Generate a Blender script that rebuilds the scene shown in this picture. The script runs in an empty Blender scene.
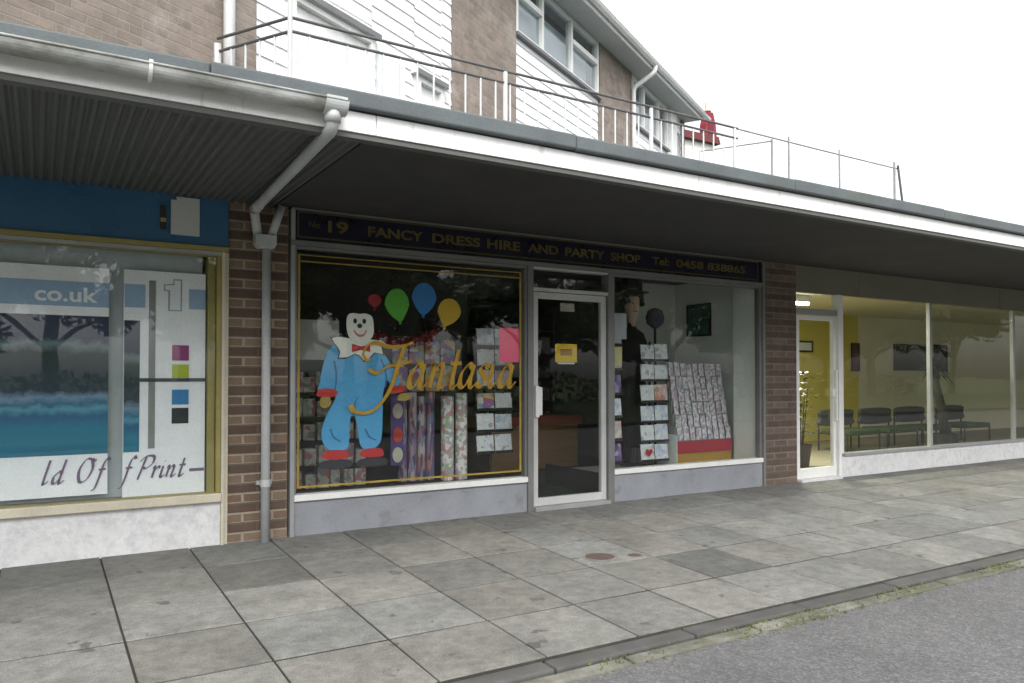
import bpy, math, random
from mathutils import Vector, Matrix
R = math.radians
random.seed(7)
sc = bpy.context.scene
C = sc.collection
ORIG = {}

# ------------------------------------------------------------------ materials
MATS = {}
def newmat(name):
    m = bpy.data.materials.new(name); m.use_nodes = True
    nt = m.node_tree; b = nt.nodes['Principled BSDF']
    MATS[name] = m
    return m, nt, b
def N(nt, t, **kw):
    n = nt.nodes.new(t)
    for k, v in kw.items():
        if k in n.inputs: n.inputs[k].default_value = v
        else: setattr(n, k, v)
    return n
def coords(nt, scale=(1, 1, 1), rnd=False):
    tc = N(nt, 'ShaderNodeTexCoord'); mp = N(nt, 'ShaderNodeMapping')
    mp.inputs['Scale'].default_value = scale
    nt.links.new(tc.outputs['Object'], mp.inputs['Vector'])
    if rnd:
        oi = N(nt, 'ShaderNodeObjectInfo'); mm = N(nt, 'ShaderNodeMath', operation='MULTIPLY')
        mm.inputs[1].default_value = 57.0
        nt.links.new(oi.outputs['Random'], mm.inputs[0])
        nt.links.new(mm.outputs[0], mp.inputs['Location'])
    return mp.outputs['Vector']
def noise(nt, vec, scale, detail=4, rough=.6):
    n = N(nt, 'ShaderNodeTexNoise'); n.inputs['Scale'].default_value = scale
    n.inputs['Detail'].default_value = detail; n.inputs['Roughness'].default_value = rough
    nt.links.new(vec, n.inputs['Vector']); return n.outputs['Fac']
def ramp(nt, fac, stops):
    r = N(nt, 'ShaderNodeValToRGB'); e = r.color_ramp.elements
    while len(e) < len(stops): e.new(.5)
    for k, (p, c) in enumerate(stops):
        e[k].position = p; e[k].color = (c[0], c[1], c[2], 1) if not isinstance(c, (int, float)) else (c, c, c, 1)
    nt.links.new(fac, r.inputs['Fac']); return r.outputs['Color']
def mix(nt, a, b, fac, blend='MIX'):
    m = N(nt, 'ShaderNodeMix', data_type='RGBA', blend_type=blend)
    for sock, v in ((m.inputs[6], a), (m.inputs[7], b), (m.inputs[0], fac)):
        if isinstance(v, (int, float)): sock.default_value = v
        elif isinstance(v, tuple): sock.default_value = (v[0], v[1], v[2], 1)
        else: nt.links.new(v, sock)
    return m.outputs[2]
def bump(nt, b, h, strength=.3, dist=.01):
    bp = N(nt, 'ShaderNodeBump'); bp.inputs['Strength'].default_value = strength; bp.inputs['Distance'].default_value = dist
    nt.links.new(h, bp.inputs['Height']); nt.links.new(bp.outputs['Normal'], b.inputs['Normal'])
def sc_(c, f): return (min(c[0]*f, 1), min(c[1]*f, 1), min(c[2]*f, 1))

def M(name, col, rough=.6, var=.12, scale=6, metal=0., fine=60, bmp=.0, dirt=None, dirt_scale=2.0, dirt_lo=.55, dirt_hi=.75, rnd=False, stretch=(1, 1, 1)):
    """plain weathered surface: base colour, broad and fine variation, patches of dirt with their own shape"""
    if name in MATS: return MATS[name]
    m, nt, b = newmat(name)
    v = coords(nt, stretch, rnd)
    f1 = noise(nt, v, scale, 5); c = ramp(nt, f1, [(.3, sc_(col, 1-var)), (.7, sc_(col, 1+var))])
    f2 = noise(nt, v, fine, 2)
    c = mix(nt, c, ramp(nt, f2, [(.35, .86), (.65, 1.0)]), .6, 'MULTIPLY')
    if dirt:
        f3 = noise(nt, v, dirt_scale, 7, .7)
        c = mix(nt, c, dirt, ramp(nt, f3, [(dirt_lo, 0.), (dirt_hi, 1.)]))
    nt.links.new(c, b.inputs['Base Color'])
    rr = ramp(nt, f1, [(.3, max(rough-.08, .02)), (.7, min(rough+.1, 1))]); nt.links.new(rr, b.inputs['Roughness'])
    b.inputs['Metallic'].default_value = metal
    if bmp: bump(nt, b, f2, bmp, .004)
    return m

def brick_mat(name, c1, c2, mortar, bandcol=None, band=0., dirt=None, msize=.012):
    m, nt, b = newmat(name)
    tc = N(nt, 'ShaderNodeTexCoord'); sx = N(nt, 'ShaderNodeSeparateXYZ'); nt.links.new(tc.outputs['Object'], sx.inputs[0])
    ad = N(nt, 'ShaderNodeMath', operation='ADD'); nt.links.new(sx.outputs[0], ad.inputs[0]); nt.links.new(sx.outputs[1], ad.inputs[1])
    cx = N(nt, 'ShaderNodeCombineXYZ'); nt.links.new(ad.outputs[0], cx.inputs[0]); nt.links.new(sx.outputs[2], cx.inputs[1])
    wn = N(nt, 'ShaderNodeTexNoise'); wn.inputs['Scale'].default_value = 9; nt.links.new(tc.outputs['Object'], wn.inputs['Vector'])
    wob = mix(nt, cx.outputs[0], wn.outputs['Color'], .006, 'ADD')
    br = N(nt, 'ShaderNodeTexBrick'); nt.links.new(wob, br.inputs['Vector'])
    br.inputs['Scale'].default_value = 1; br.inputs['Brick Width'].default_value = .225; br.inputs['Row Height'].default_value = .075
    br.inputs['Mortar Size'].default_value = msize; br.inputs['Mortar Smooth'].default_value = .25; br.inputs['Bias'].default_value = -.1
    br.inputs['Color1'].default_value = (*c1, 1); br.inputs['Color2'].default_value = (*c2, 1); br.inputs['Mortar'].default_value = (*mortar, 1)
    c = br.outputs['Color']
    v = tc.outputs['Object']
    if band:
        fr = N(nt, 'ShaderNodeMath', operation='MODULO'); nt.links.new(sx.outputs[2], fr.inputs[0]); fr.inputs[1].default_value = .15
        gt = N(nt, 'ShaderNodeMath', operation='GREATER_THAN'); nt.links.new(fr.outputs[0], gt.inputs[0]); gt.inputs[1].default_value = .075
        ml = N(nt, 'ShaderNodeMath', operation='MULTIPLY'); nt.links.new(gt.outputs[0], ml.inputs[0]); ml.inputs[1].default_value = band
        c = mix(nt, c, bandcol, ml.outputs[0])
    n1 = noise(nt, v, 5, 6, .7); c = mix(nt, c, ramp(nt, n1, [(.3, .62), (.7, 1.1)]), .75, 'MULTIPLY')
    n2 = noise(nt, v, 70, 3); c = mix(nt, c, ramp(nt, n2, [(.3, .75), (.7, 1.1)]), .6, 'MULTIPLY')
    if dirt: c = mix(nt, c, dirt, ramp(nt, noise(nt, v, 1.6, 7, .7), [(.52, 0.), (.72, .7)]))
    nt.links.new(c, b.inputs['Base Color']); b.inputs['Roughness'].default_value = .88
    iv = N(nt, 'ShaderNodeMath', operation='SUBTRACT'); iv.inputs[0].default_value = 1; nt.links.new(br.outputs['Fac'], iv.inputs[1])
    bump(nt, b, mix(nt, iv.outputs[0], n2, .3), .7, .012)
    return m

def glass_mat(name, tint=(.93, .96, .95), refl=1.0, rough=.015):
    m, nt, b = newmat(name); nt.nodes.remove(b)
    out = nt.nodes['Material Output']
    lw = N(nt, 'ShaderNodeLayerWeight'); lw.inputs['Blend'].default_value = .5
    p = N(nt, 'ShaderNodeMath', operation='POWER'); p.inputs[1].default_value = 5; nt.links.new(lw.outputs['Facing'], p.inputs[0])
    ma = N(nt, 'ShaderNodeMath', operation='MULTIPLY_ADD'); ma.inputs[1].default_value = .9*refl; ma.inputs[2].default_value = .045*refl
    nt.links.new(p.outputs[0], ma.inputs[0])
    tr = N(nt, 'ShaderNodeBsdfTransparent'); tr.inputs['Color'].default_value = (*tint, 1)
    gl = N(nt, 'ShaderNodeBsdfGlossy'); gl.inputs['Roughness'].default_value = rough
    tc = N(nt, 'ShaderNodeTexCoord'); nz = N(nt, 'ShaderNodeTexNoise'); nz.inputs['Scale'].default_value = 1.2
    nt.links.new(tc.outputs['Object'], nz.inputs['Vector'])
    bp = N(nt, 'ShaderNodeBump'); bp.inputs['Strength'].default_value = .12; bp.inputs['Distance'].default_value = .02
    nt.links.new(nz.outputs['Fac'], bp.inputs['Height']); nt.links.new(bp.outputs['Normal'], gl.inputs['Normal'])
    mx = N(nt, 'ShaderNodeMixShader'); nt.links.new(ma.outputs[0], mx.inputs[0]); nt.links.new(tr.outputs[0], mx.inputs[1]); nt.links.new(gl.outputs[0], mx.inputs[2])
    nt.links.new(mx.outputs[0], out.inputs['Surface'])
    return m

def print_mat(name, cols, scale=9, stretch=(1, 1, 1), rough=.45):
    """printed paper / packaging: irregular patches of a few inks, different on every object"""
    m, nt, b = newmat(name)
    v = coords(nt, stretch, True)
    vo = N(nt, 'ShaderNodeTexVoronoi'); vo.inputs['Scale'].default_value = scale; nt.links.new(v, vo.inputs['Vector'])
    sp = N(nt, 'ShaderNodeSeparateColor'); nt.links.new(vo.outputs['Color'], sp.inputs[0])
    k = len(cols)
    r = N(nt, 'ShaderNodeValToRGB'); r.color_ramp.interpolation = 'CONSTANT'
    e = r.color_ramp.elements
    while len(e) < k: e.new(.5)
    for i, c in enumerate(cols): e[i].position = i/k; e[i].color = (*c, 1)
    nt.links.new(sp.outputs[0], r.inputs['Fac'])
    c = mix(nt, r.outputs['Color'], ramp(nt, noise(nt, v, scale*3, 3), [(.35, .7), (.65, 1.05)]), .7, 'MULTIPLY')
    nt.links.new(c, b.inputs['Base Color']); b.inputs['Roughness'].default_value = rough
    return m

def slab_mat():
    m, nt, b = newmat('paving_concrete')
    v = coords(nt); at = N(nt, 'ShaderNodeAttribute', attribute_name='tint')
    c = mix(nt, (.200, .197, .180), at.outputs['Color'], 1., 'MULTIPLY')
    c = mix(nt, c, ramp(nt, noise(nt, v, 2.1, 8, .65), [(.32, .72), (.66, 1.1)]), .9, 'MULTIPLY')
    c = mix(nt, c, ramp(nt, noise(nt, v, 11, 6, .7), [(.36, .62), (.62, 1.08)]), .75, 'MULTIPLY')
    c = mix(nt, c, ramp(nt, noise(nt, v, 140, 3, .7), [(.32, .5), (.68, 1.2)]), .8, 'MULTIPLY')
    c = mix(nt, c, (.06, .055, .05), ramp(nt, noise(nt, v, 6.5, 3, .5), [(.67, 0.), (.71, .8)]))        # gum and oil spots
    c = mix(nt, c, (.09, .10, .05), ramp(nt, noise(nt, v, 1.1, 8, .75), [(.60, 0.), (.8, .55)]))          # algae
    nt.links.new(c, b.inputs['Base Color']); b.inputs['Roughness'].default_value = .88
    bump(nt, b, mix(nt, noise(nt, v, 140, 3, .7), noise(nt, v, 12, 6), .5), .5, .01)
    return m
def asphalt_mat():
    m, nt, b = newmat('asphalt')
    v = coords(nt)
    vo = N(nt, 'ShaderNodeTexVoronoi'); vo.inputs['Scale'].default_value = 85; nt.links.new(v, vo.inputs['Vector'])
    sp = N(nt, 'ShaderNodeSeparateColor'); nt.links.new(vo.outputs['Color'], sp.inputs[0])
    c = ramp(nt, sp.outputs[0], [(0., (.088, .087, .088)), (.6, (.112, .111, .112)), (1., (.158, .156, .154))])
    c = mix(nt, c, ramp(nt, noise(nt, v, 1.6, 8, .7), [(.3, .75), (.7, 1.15)]), .9, 'MULTIPLY')
    c = mix(nt, c, ramp(nt, noise(nt, v, 20, 4, .7), [(.3, .75), (.7, 1.15)]), .8, 'MULTIPLY')
    nt.links.new(c, b.inputs['Base Color']); b.inputs['Roughness'].default_value = .85
    bump(nt, b, vo.outputs['Distance'], .5, .006)
    return m
def soil_grass(name, c1, c2):
    m, nt, b = newmat(name); v = coords(nt)
    c = ramp(nt, noise(nt, v, 3, 9, .8), [(.3, c1), (.7, c2)]); nt.links.new(c, b.inputs['Base Color']); b.inputs['Roughness'].default_value = .95
    bump(nt, b, noise(nt, v, 60, 4, .8), .8, .03); return m
def leaf_mat(name, c1, c2):
    m, nt, b = newmat(name); v = coords(nt)
    c = ramp(nt, noise(nt, v, 1.1, 4, .7), [(.32, c1), (.68, c2)]); nt.links.new(c, b.inputs['Base Color'])
    b.inputs['Roughness'].default_value = .5; b.inputs['Transmission Weight'].default_value = 0
    return m
def board_mat(name, col, pitch=.15, axis=2):
    """painted boarding: fine shadow gap lines between boards (real bump), slight weathering"""
    m, nt, b = newmat(name); tc = N(nt, 'ShaderNodeTexCoord'); sx = N(nt, 'ShaderNodeSeparateXYZ'); nt.links.new(tc.outputs['Object'], sx.inputs[0])
    v = tc.outputs['Object']
    c = mix(nt, col, ramp(nt, noise(nt, v, 3, 6, .7), [(.3, .9), (.7, 1.02)]), .8, 'MULTIPLY')
    nt.links.new(c, b.inputs['Base Color']); b.inputs['Roughness'].default_value = .55
    return m

m_brick = brick_mat('dark_shop_brick', (.24, .17, .115), (.15, .095, .065), (.33, .29, .23), (.08, .05, .038), .75)
m_brickr = brick_mat('red_shop_brick', (.18, .128, .10), (.115, .082, .066), (.21, .185, .155), (.085, .055, .045), .6)
m_brickup = brick_mat('weathered_flat_brick', (.275, .225, .19), (.20, .165, .14), (.27, .235, .205), None, 0, (.38, .345, .31), .008)
m_slab = slab_mat(); m_asph = asphalt_mat()
m_joint = M('joint_dirt', (.022, .02, .016), .95, .3, 8, dirt=(.05, .065, .025), dirt_scale=2.5)
m_kerb = M('kerb_concrete', (.072, .07, .066), .9, .3, 4, bmp=.5, dirt=(.055, .06, .035), dirt_scale=3, fine=120)
m_channel = M('channel_concrete', (.155, .15, .13), .9, .4, 5, bmp=.6, dirt=(.085, .085, .06), dirt_scale=2.6, dirt_lo=.42, dirt_hi=.58, fine=120)
m_moss = leaf_mat('moss_green', (.06, .075, .02), (.13, .16, .045))
m_ground = soil_grass('verge_grass', (.035, .06, .02), (.09, .12, .04))
m_glass = glass_mat('shop_glass', (.96, .98, .97), .75); m_glassp = glass_mat('print_shop_glass', (.96, .98, .98), .6); m_glass3 = glass_mat('shop_glass_clean', (.95, .97, .94), .85)
m_upglass = glass_mat('flat_window_glass', (.85, .9, .92), 2.0)
m_alu = M('grey_aluminium', (.36, .37, .37), .42, .08, 4, metal=.35)
m_aluw = M('pale_aluminium', (.52, .53, .52), .42, .06, 4, metal=.15)
m_alud = M('dull_aluminium', (.20, .20, .195), .5, .12, 4, metal=.3)
m_white = M('white_paint', (.74, .74, .72), .5, .05, 3, dirt=(.5, .49, .44), dirt_scale=1.5, dirt_lo=.6, dirt_hi=.85)
m_fascia = M('fascia_white', (.88, .88, .87), .45, .04, 2, dirt=(.42, .42, .36), dirt_scale=2.2, dirt_lo=.58, dirt_hi=.8, stretch=(5, 1, .7))
m_cream = M('cream_paint', (.55, .51, .40), .5, .1, 4)
m_marble = M('white_marble_laminate', (.66, .66, .66), .35, .06, 3, dirt=(.48, .48, .50), dirt_scale=14, dirt_lo=.45, dirt_hi=.7)
m_riser = M('blue_grey_render', (.25, .262, .285), .85, .12, 3, bmp=.6, dirt=(.14, .14, .14), dirt_scale=5, dirt_lo=.56, dirt_hi=.8)
m_navy = M('navy_sign', (.006, .006, .022), .3, .2, 4)
m_gold = M('gold_leaf', (.46, .27, .025), .35, .2, 20, metal=.2)
m_goldd = M('dull_gold', (.34, .235, .04), .5, .25, 9)
m_blue = M('blue_fascia_vinyl', (.036, .12, .225), .3, .08, 2)
m_olive = M('olive_gold_trim', (.30, .25, .08), .5, .15, 5)
m_felt = M('roof_felt', (.105, .12, .125), .85, .2, 3, bmp=.4, dirt=(.08, .10, .06), dirt_scale=2)
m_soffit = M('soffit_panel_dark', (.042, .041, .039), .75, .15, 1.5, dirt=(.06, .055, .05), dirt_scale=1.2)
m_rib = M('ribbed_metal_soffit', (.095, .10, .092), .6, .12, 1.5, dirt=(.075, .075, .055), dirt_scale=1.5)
m_gutter = M('old_grey_gutter', (.42, .43, .42), .5, .2, 3, dirt=(.14, .145, .11), dirt_scale=2.2, dirt_lo=.48, dirt_hi=.66, stretch=(.5, 1, 1))
m_pipe = M('grey_plastic_pipe', (.46, .48, .48), .5, .15, 4, dirt=(.25, .26, .26), dirt_scale=3)
m_pipew = M('white_pipe', (.75, .75, .74), .45, .05, 4)
m_rail = M('galvanised_rail', (.10, .095, .095), .6, .3, 6)
m_railp = M('pale_rail_metal', (.27, .27, .27), .6, .2, 6)
m_bal = M('white_baluster_paint', (.55, .56, .56), .5, .08, 6)
m_clad = board_mat('white_weatherboard', (.80, .81, .82))
m_shadow_line = M('shadow_line_grey', (.16, .16, .17), .6)  # dark grey that paints in the shadow lines at sills and hoods
m_tile = M('roof_tile_grey', (.16, .15, .15), .9, .2, 6)
m_maroon = M('maroon_tile', (.12, .03, .03), .85, .2, 4)
m_redclay = M('red_clay', (.22, .02, .03), .8, .2, 5)
m_black = M('black_plastic', (.018, .018, .02), .45, .2, 6)
m_dark = M('dark_fabric', (.03, .028, .032), .9, .3, 12, rnd=True)
m_iron = M('rusty_iron', (.085, .062, .05), .75, .3, 30, bmp=.5)
m_floor = M('shop_carpet', (.055, .055, .052), .9, .2, 5, bmp=.3)
m_wallg = M('shop_wall_grey', (.30, .31, .29), .8, .06, 2)
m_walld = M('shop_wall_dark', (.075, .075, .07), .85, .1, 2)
m_wallp = M('pale_partition', (.78, .80, .75), .8, .05, 1.5)
m_ceil = M('shop_ceiling', (.25, .25, .24), .9, .05, 2)
m_must = M('mustard_wall', (.60, .50, .11), .8, .06, 1.5)
m_beige = M('beige_wall', (.66, .62, .46), .8, .05, 1.5)
m_lino = M('beige_lino', (.24, .22, .16), .5, .1, 2)
m_board3 = M('olive_fascia_board', (.17, .16, .125), .7, .12, 1.5)
m_cardw = print_mat('white_card_print', [(.84, .85, .87), (.82, .84, .88), (.74, .76, .80), (.86, .85, .83), (.48, .50, .57), (.85, .85, .86)], 22)
m_cardb = print_mat('blue_card_print', [(.52, .60, .74), (.76, .80, .86), (.66, .70, .80), (.82, .84, .87), (.80, .82, .86)], 20)
m_cardp = print_mat('purple_card_print', [(.13, .07, .22), (.22, .14, .34), (.1, .06, .16), (.4, .3, .5)], 12)
m_cardo = print_mat('pinkish_card_print', [(.7, .45, .42), (.72, .66, .62), (.6, .5, .52), (.65, .3, .22)], 14)
m_carda = print_mat('assorted_card_print', [(.58, .54, .60), (.68, .64, .70), (.44, .38, .46), (.76, .74, .77), (.54, .36, .42), (.36, .37, .43), (.70, .66, .70)], 34)
m_pack = print_mat('packet_print', [(.55, .54, .50), (.40, .42, .38), (.66, .64, .60), (.50, .16, .15), (.26, .26, .28), (.48, .46, .42)], 20)
m_packc = print_mat('bright_packet_print', [(.75, .72, .70), (.34, .22, .52), (.80, .34, .16), (.30, .48, .60), (.8, .78, .7), (.55, .2, .4), (.75, .6, .2)], 18)
m_wrapw = print_mat('patterned_wrap', [(.82, .80, .78), (.70, .62, .64), (.36, .50, .32), (.66, .34, .36), (.85, .84, .82), (.52, .48, .58)], 30)
m_wrapd = print_mat('dark_wrap', [(.20, .12, .26), (.34, .24, .38), (.10, .08, .14), (.46, .22, .22), (.20, .26, .40), (.5, .45, .5)], 16, (3, 3, .6))
m_wood = M('brown_counter', (.42, .24, .09), .5, .15, 3, stretch=(1, 1, 6))
m_redp = M('red_panel', (.42, .03, .05), .5, .1, 3)
m_ochre = M('ochre_panel', (.50, .27, .03), .5, .12, 3)
m_paper = M('white_paper', (.68, .68, .64), .7, .06, 3)
m_pink = M('fluorescent_pink_paper', (.95, .08, .20), .6, .05, 3)
m_yel = M('yellow_paper', (.72, .47, .02), .6, .08, 4)
m_skin = M('painted_face', (.62, .42, .33), .5, .05, 4)
m_plant = leaf_mat('pot_plant_leaf', (.012, .03, .01), (.035, .07, .02))
m_leaf = leaf_mat('tree_leaf', (.02, .045, .012), (.085, .13, .035)); m_leaf2 = leaf_mat('tree_leaf_olive', (.035, .05, .015), (.12, .14, .05))
m_bark = M('tree_bark', (.09, .07, .05), .95, .3, 9, bmp=.6)

def solid(name, c, rough=.5, var=.05): return M(name, c, rough, var, 5)

# ------------------------------------------------------------------ mesh helper
class MB:
    def __init__(s): s.v = []; s.f = []; s.tint = []
    def quad(s, a, b, c, d):
        i = len(s.v); s.v += [tuple(a), tuple(b), tuple(c), tuple(d)]; s.f.append((i, i+1, i+2, i+3)); return s
    def box(s, x0, x1, y0, y1, z0, z1):
        i = len(s.v)
        s.v += [(x0, y0, z0), (x1, y0, z0), (x1, y1, z0), (x0, y1, z0), (x0, y0, z1), (x1, y0, z1), (x1, y1, z1), (x0, y1, z1)]
        s.f += [tuple(i+k for k in q) for q in ((0, 3, 2, 1), (4, 5, 6, 7), (0, 1, 5, 4), (1, 2, 6, 5), (2, 3, 7, 6), (3, 0, 4, 7))]
        return s
    def ring(s, x0, x1, z0, z1, w, y0, y1, wt=None, wb=None):
        wt = w if wt is None else wt; wb = w if wb is None else wb
        s.box(x0, x0+w, y0, y1, z0, z1); s.box(x1-w, x1, y0, y1, z0, z1)
        s.box(x0+w, x1-w, y0, y1, z1-wt, z1); s.box(x0+w, x1-w, y0, y1, z0, z0+wb); return s
    def prism(s, pts, y0, y1):
        """outline in x,z (counter-clockwise seen from -Y) given thickness y0..y1"""
        i = len(s.v); n = len(pts)
        s.v += [(p[0], y0, p[1]) for p in pts] + [(p[0], y1, p[1]) for p in pts]
        s.f.append(tuple(i+k for k in range(n))); s.f.append(tuple(i+n+k for k in reversed(range(n))))
        for k in range(n):
            l = (k+1) % n; s.f.append((i+k, i+n+k, i+n+l, i+l))
        return s
    def tube(s, pts, r, n=10, cap=True):
        pts = [Vector(p) for p in pts]; rs = r if isinstance(r, (list, tuple)) else [r]*len(pts)
        up = Vector((0, 0, 1)); prev = None; base = len(s.v)
        for k, p in enumerate(pts):
            t = (pts[min(k+1, len(pts)-1)]-pts[max(k-1, 0)]).normalized()
            a = prev - t*prev.dot(t) if prev is not None else (up if abs(t.z) < .9 else Vector((1, 0, 0))).cross(t)
            a.normalize(); bb = t.cross(a); prev = a
            for q in range(n):
                an = 2*math.pi*q/n; s.v.append(tuple(p+(a*math.cos(an)+bb*math.sin(an))*rs[k]))
        for k in range(len(pts)-1):
            for q in range(n):
                a0 = base+k*n+q; a1 = base+k*n+(q+1) % n; s.f.append((a0, a1, a1+n, a0+n))
        if cap:
            s.f.append(tuple(base+q for q in reversed(range(n)))); e = base+(len(pts)-1)*n; s.f.append(tuple(e+q for q in range(n)))
        return s
    def lathe(s, prof, cx=0, cy=0, n=20, sx=1, sy=1):
        base = len(s.v)
        for r, z in prof:
            for q in range(n):
                a = 2*math.pi*q/n; s.v.append((cx+sx*r*math.cos(a), cy+sy*r*math.sin(a), z))
        for k in range(len(prof)-1):
            for q in range(n):
                a0 = base+k*n+q; a1 = base+k*n+(q+1) % n; s.f.append((a0, a1, a1+n, a0+n))
        s.f.append(tuple(base+q for q in reversed(range(n)))); e = base+(len(prof)-1)*n; s.f.append(tuple(e+q for q in range(n)))
        return s
    def rot(s, start, ang, axis, piv):
        m = Matrix.Translation(piv) @ Matrix.Rotation(ang, 4, axis) @ Matrix.Translation(-Vector(piv))
        for k in range(start, len(s.v)): s.v[k] = tuple(m @ Vector(s.v[k]))
        return s
    def text(s, body, x, y, z, size, depth=.004, bold=0., width=None, shear=0., height=None):
        cu = bpy.data.curves.new('lettering', 'FONT'); cu.body = body; cu.size = size; cu.offset = bold; cu.shear = shear
        ob = bpy.data.objects.new('lettering', cu); C.objects.link(ob)
        dg = bpy.context.evaluated_depsgraph_get(); me = bpy.data.meshes.new_from_object(ob.evaluated_get(dg))
        bpy.data.objects.remove(ob); bpy.data.curves.remove(cu)
        vs = [v.co.copy() for v in me.vertices]
        if not vs: return s
        x0 = min(v.x for v in vs); x1 = max(v.x for v in vs); y0 = min(v.y for v in vs); y1 = max(v.y for v in vs)
        k = width/(x1-x0) if width else 1.; kz = height/(y1-y0) if height else 1.
        i = len(s.v); n = len(vs)
        s.v += [(x+(v.x-x0)*k, y-depth, z+v.y*kz) for v in vs]
        for p in me.polygons: s.f.append(tuple(i+q for q in p.vertices))
        s.v += [(x+(v.x-x0)*k, y, z+v.y*kz) for v in vs]
        cnt = {}
        for p in me.polygons:
            q = list(p.vertices)
            for a, b in zip(q, q[1:]+q[:1]): cnt[(a, b)] = 1
        for (a, b) in cnt:
            if (b, a) not in cnt: s.f.append((i+a, i+n+a, i+n+b, i+b))
        bpy.data.meshes.remove(me); return s
    def pen(s, pts, y, w, nib=38, thin=.22, depth=.004, sub=10):
        """one calligraphic pen stroke through points (x,z)"""
        P = [Vector((p[0], p[1])) for p in pts]
        s.n = getattr(s, 'n', 0)+1; y -= .0006*(s.n % 7)
        P = [P[0]*2-P[1]]+P+[P[-1]*2-P[-2]]; line = []
        for k in range(1, len(P)-2):
            for q in range(sub):
                t = q/sub; a, b, c, d = P[k-1], P[k], P[k+1], P[k+2]
                line.append(.5*((2*b)+(c-a)*t+(2*a-5*b+4*c-d)*t*t+(3*b-a-3*c+d)*t**3))
        line.append(P[-2]); nv = Vector((math.cos(R(nib)), math.sin(R(nib))))
        L = []
        for k, p in enumerate(line):
            t = (line[min(k+1, len(line)-1)]-line[max(k-1, 0)])
            if t.length < 1e-9: t = Vector((1, 0))
            t.normalize(); nn = Vector((-t.y, t.x)); hw = max(abs(nn.dot(nv)), thin)*w*.5
            L.append((p+nn*hw, p-nn*hw))
        i = len(s.v)
        for a, b in L:
            s.v += [(a.x, y-depth, a.y), (b.x, y-depth, b.y), (a.x, y, a.y), (b.x, y, b.y)]
        for k in range(len(L)-1):
            j = i+4*k
            s.f += [(j, j+1, j+5, j+4), (j+2, j+6, j+7, j+3), (j, j+4, j+6, j+2), (j+1, j+3, j+7, j+5)]
        e = i+4*(len(L)-1); s.f += [(i, i+2, i+3, i+1), (e, e+1, e+3, e+2)]
        return s
    def build(s, name, mat, parent=None, local=False, bevel=0, smooth=False, tint=None):
        o0 = Vector((0, 0, 0))
        if parent is not None and not local: o0 = ORIG[parent.name]
        me = bpy.data.meshes.new(name)
        me.from_pydata([(v[0]-o0.x, v[1]-o0.y, v[2]-o0.z) for v in s.v], [], s.f); me.update()
        if tint:
            at = me.color_attributes.new('tint', 'FLOAT_COLOR', 'CORNER')
            for p in me.polygons:
                c = tint[p.index]
                for li in p.loop_indices: at.data[li].color = (*c, 1)
        o = bpy.data.objects.new(name, me); C.objects.link(o)
        me.materials.append(mat)
        if parent is not None: o.parent = parent
        ORIG[o.name] = o0
        if smooth:
            for p in me.polygons: p.use_smooth = True
        if bevel:
            b = o.modifiers.new('edge', 'BEVEL'); b.width = bevel; b.segments = 2; b.limit_method = 'ANGLE'; b.angle_limit = R(40)
        return o

def tag(o, label=None, cat=None, group=None, kind=None):
    if label: o['label'] = label
    if cat: o['category'] = cat
    if group: o['group'] = group
    if kind: o['kind'] = kind
    return o
def thing(name, label, cat, loc=(0, 0, 0), group=None, rz=0):
    o = bpy.data.objects.new(name, None); C.objects.link(o); o.empty_display_size = .2
    o.location = loc; o.rotation_euler = (0, 0, rz); ORIG[o.name] = Vector(loc)
    return tag(o, label, cat, group)
def copy_tree(o, parent=None):
    c = o.copy(); C.objects.link(c)
    if parent is not None: c.parent = parent
    ORIG[c.name] = ORIG.get(o.name, Vector((0, 0, 0)))
    for ch in list(o.children): copy_tree(ch, c)
    return c
def solo(o, label, cat, group=None):
    """a one-mesh thing: put its origin at its base"""
    me = o.data; vs = me.vertices
    c = Vector((sum(v.co.x for v in vs)/len(vs), sum(v.co.y for v in vs)/len(vs), min(v.co.z for v in vs)))
    me.transform(Matrix.Translation(-c)); o.location = c
    return tag(o, label, cat, group)
ORD = ['first', 'second', 'third', 'fourth', 'fifth', 'sixth', 'seventh', 'eighth', 'ninth', 'tenth', 'eleventh', 'twelfth']

# ------------------------------------------------------------------ ground, pavement, kerb, road
SL = .0347
def pz(y): return SL*y
rg = random.Random(3)
m = MB(); tint = []
XS = [.39+.585*k for k in range(-9, 34)]
YS = [.02, -.62, -1.235, -1.84, -2.44, -3.035]
def tri(mb, tint):
    for i in range(len(XS)-1):
        for j in range(len(YS)-1):
            g = .006
            x0, x1 = XS[i]+g, XS[i+1]-g; y1, y0 = YS[j]-.012, YS[j+1]+.012
            d = [rg.uniform(-.0005, .004) for _ in range(4)]
            t = rg.uniform(.84, 1.16); w = rg.uniform(-.03, .03)
            if j < 1: t *= .86
            if i == 15 and j == 3: t = .62                        # the darker replacement slab
            if (i, j) in ((12, 2), (10, 1)): t *= .78
            c = (t*(1+w), t, t*(1-w))
            b = .003
            top = [(x0+b, y0+b, pz(y0)+d[0]), (x1-b, y0+b, pz(y0)+d[1]), (x1-b, y1-b, pz(y1)+d[2]), (x0+b, y1-b, pz(y1)+d[3])]
            mid = [(x0, y0, pz(y0)+d[0]-.003), (x1, y0, pz(y0)+d[1]-.003), (x1, y1, pz(y1)+d[2]-.003), (x0, y1, pz(y1)+d[3]-.003)]
            low = [(p[0], p[1], p[2]-.05) for p in mid]
            k = len(mb.v); mb.v += top+mid+low
            fs = [(k, k+1, k+2, k+3)]
            for q in range(4):
                r = (q+1) % 4
                fs += [(k+4+q, k+4+r, k+r, k+q), (k+8+q, k+8+r, k+4+r, k+4+q)]
            mb.f += fs; tint += [c]*len(fs)
tri(m, tint)
tag(m.build('pavement', m_slab, tint=tint), kind='structure')
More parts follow.
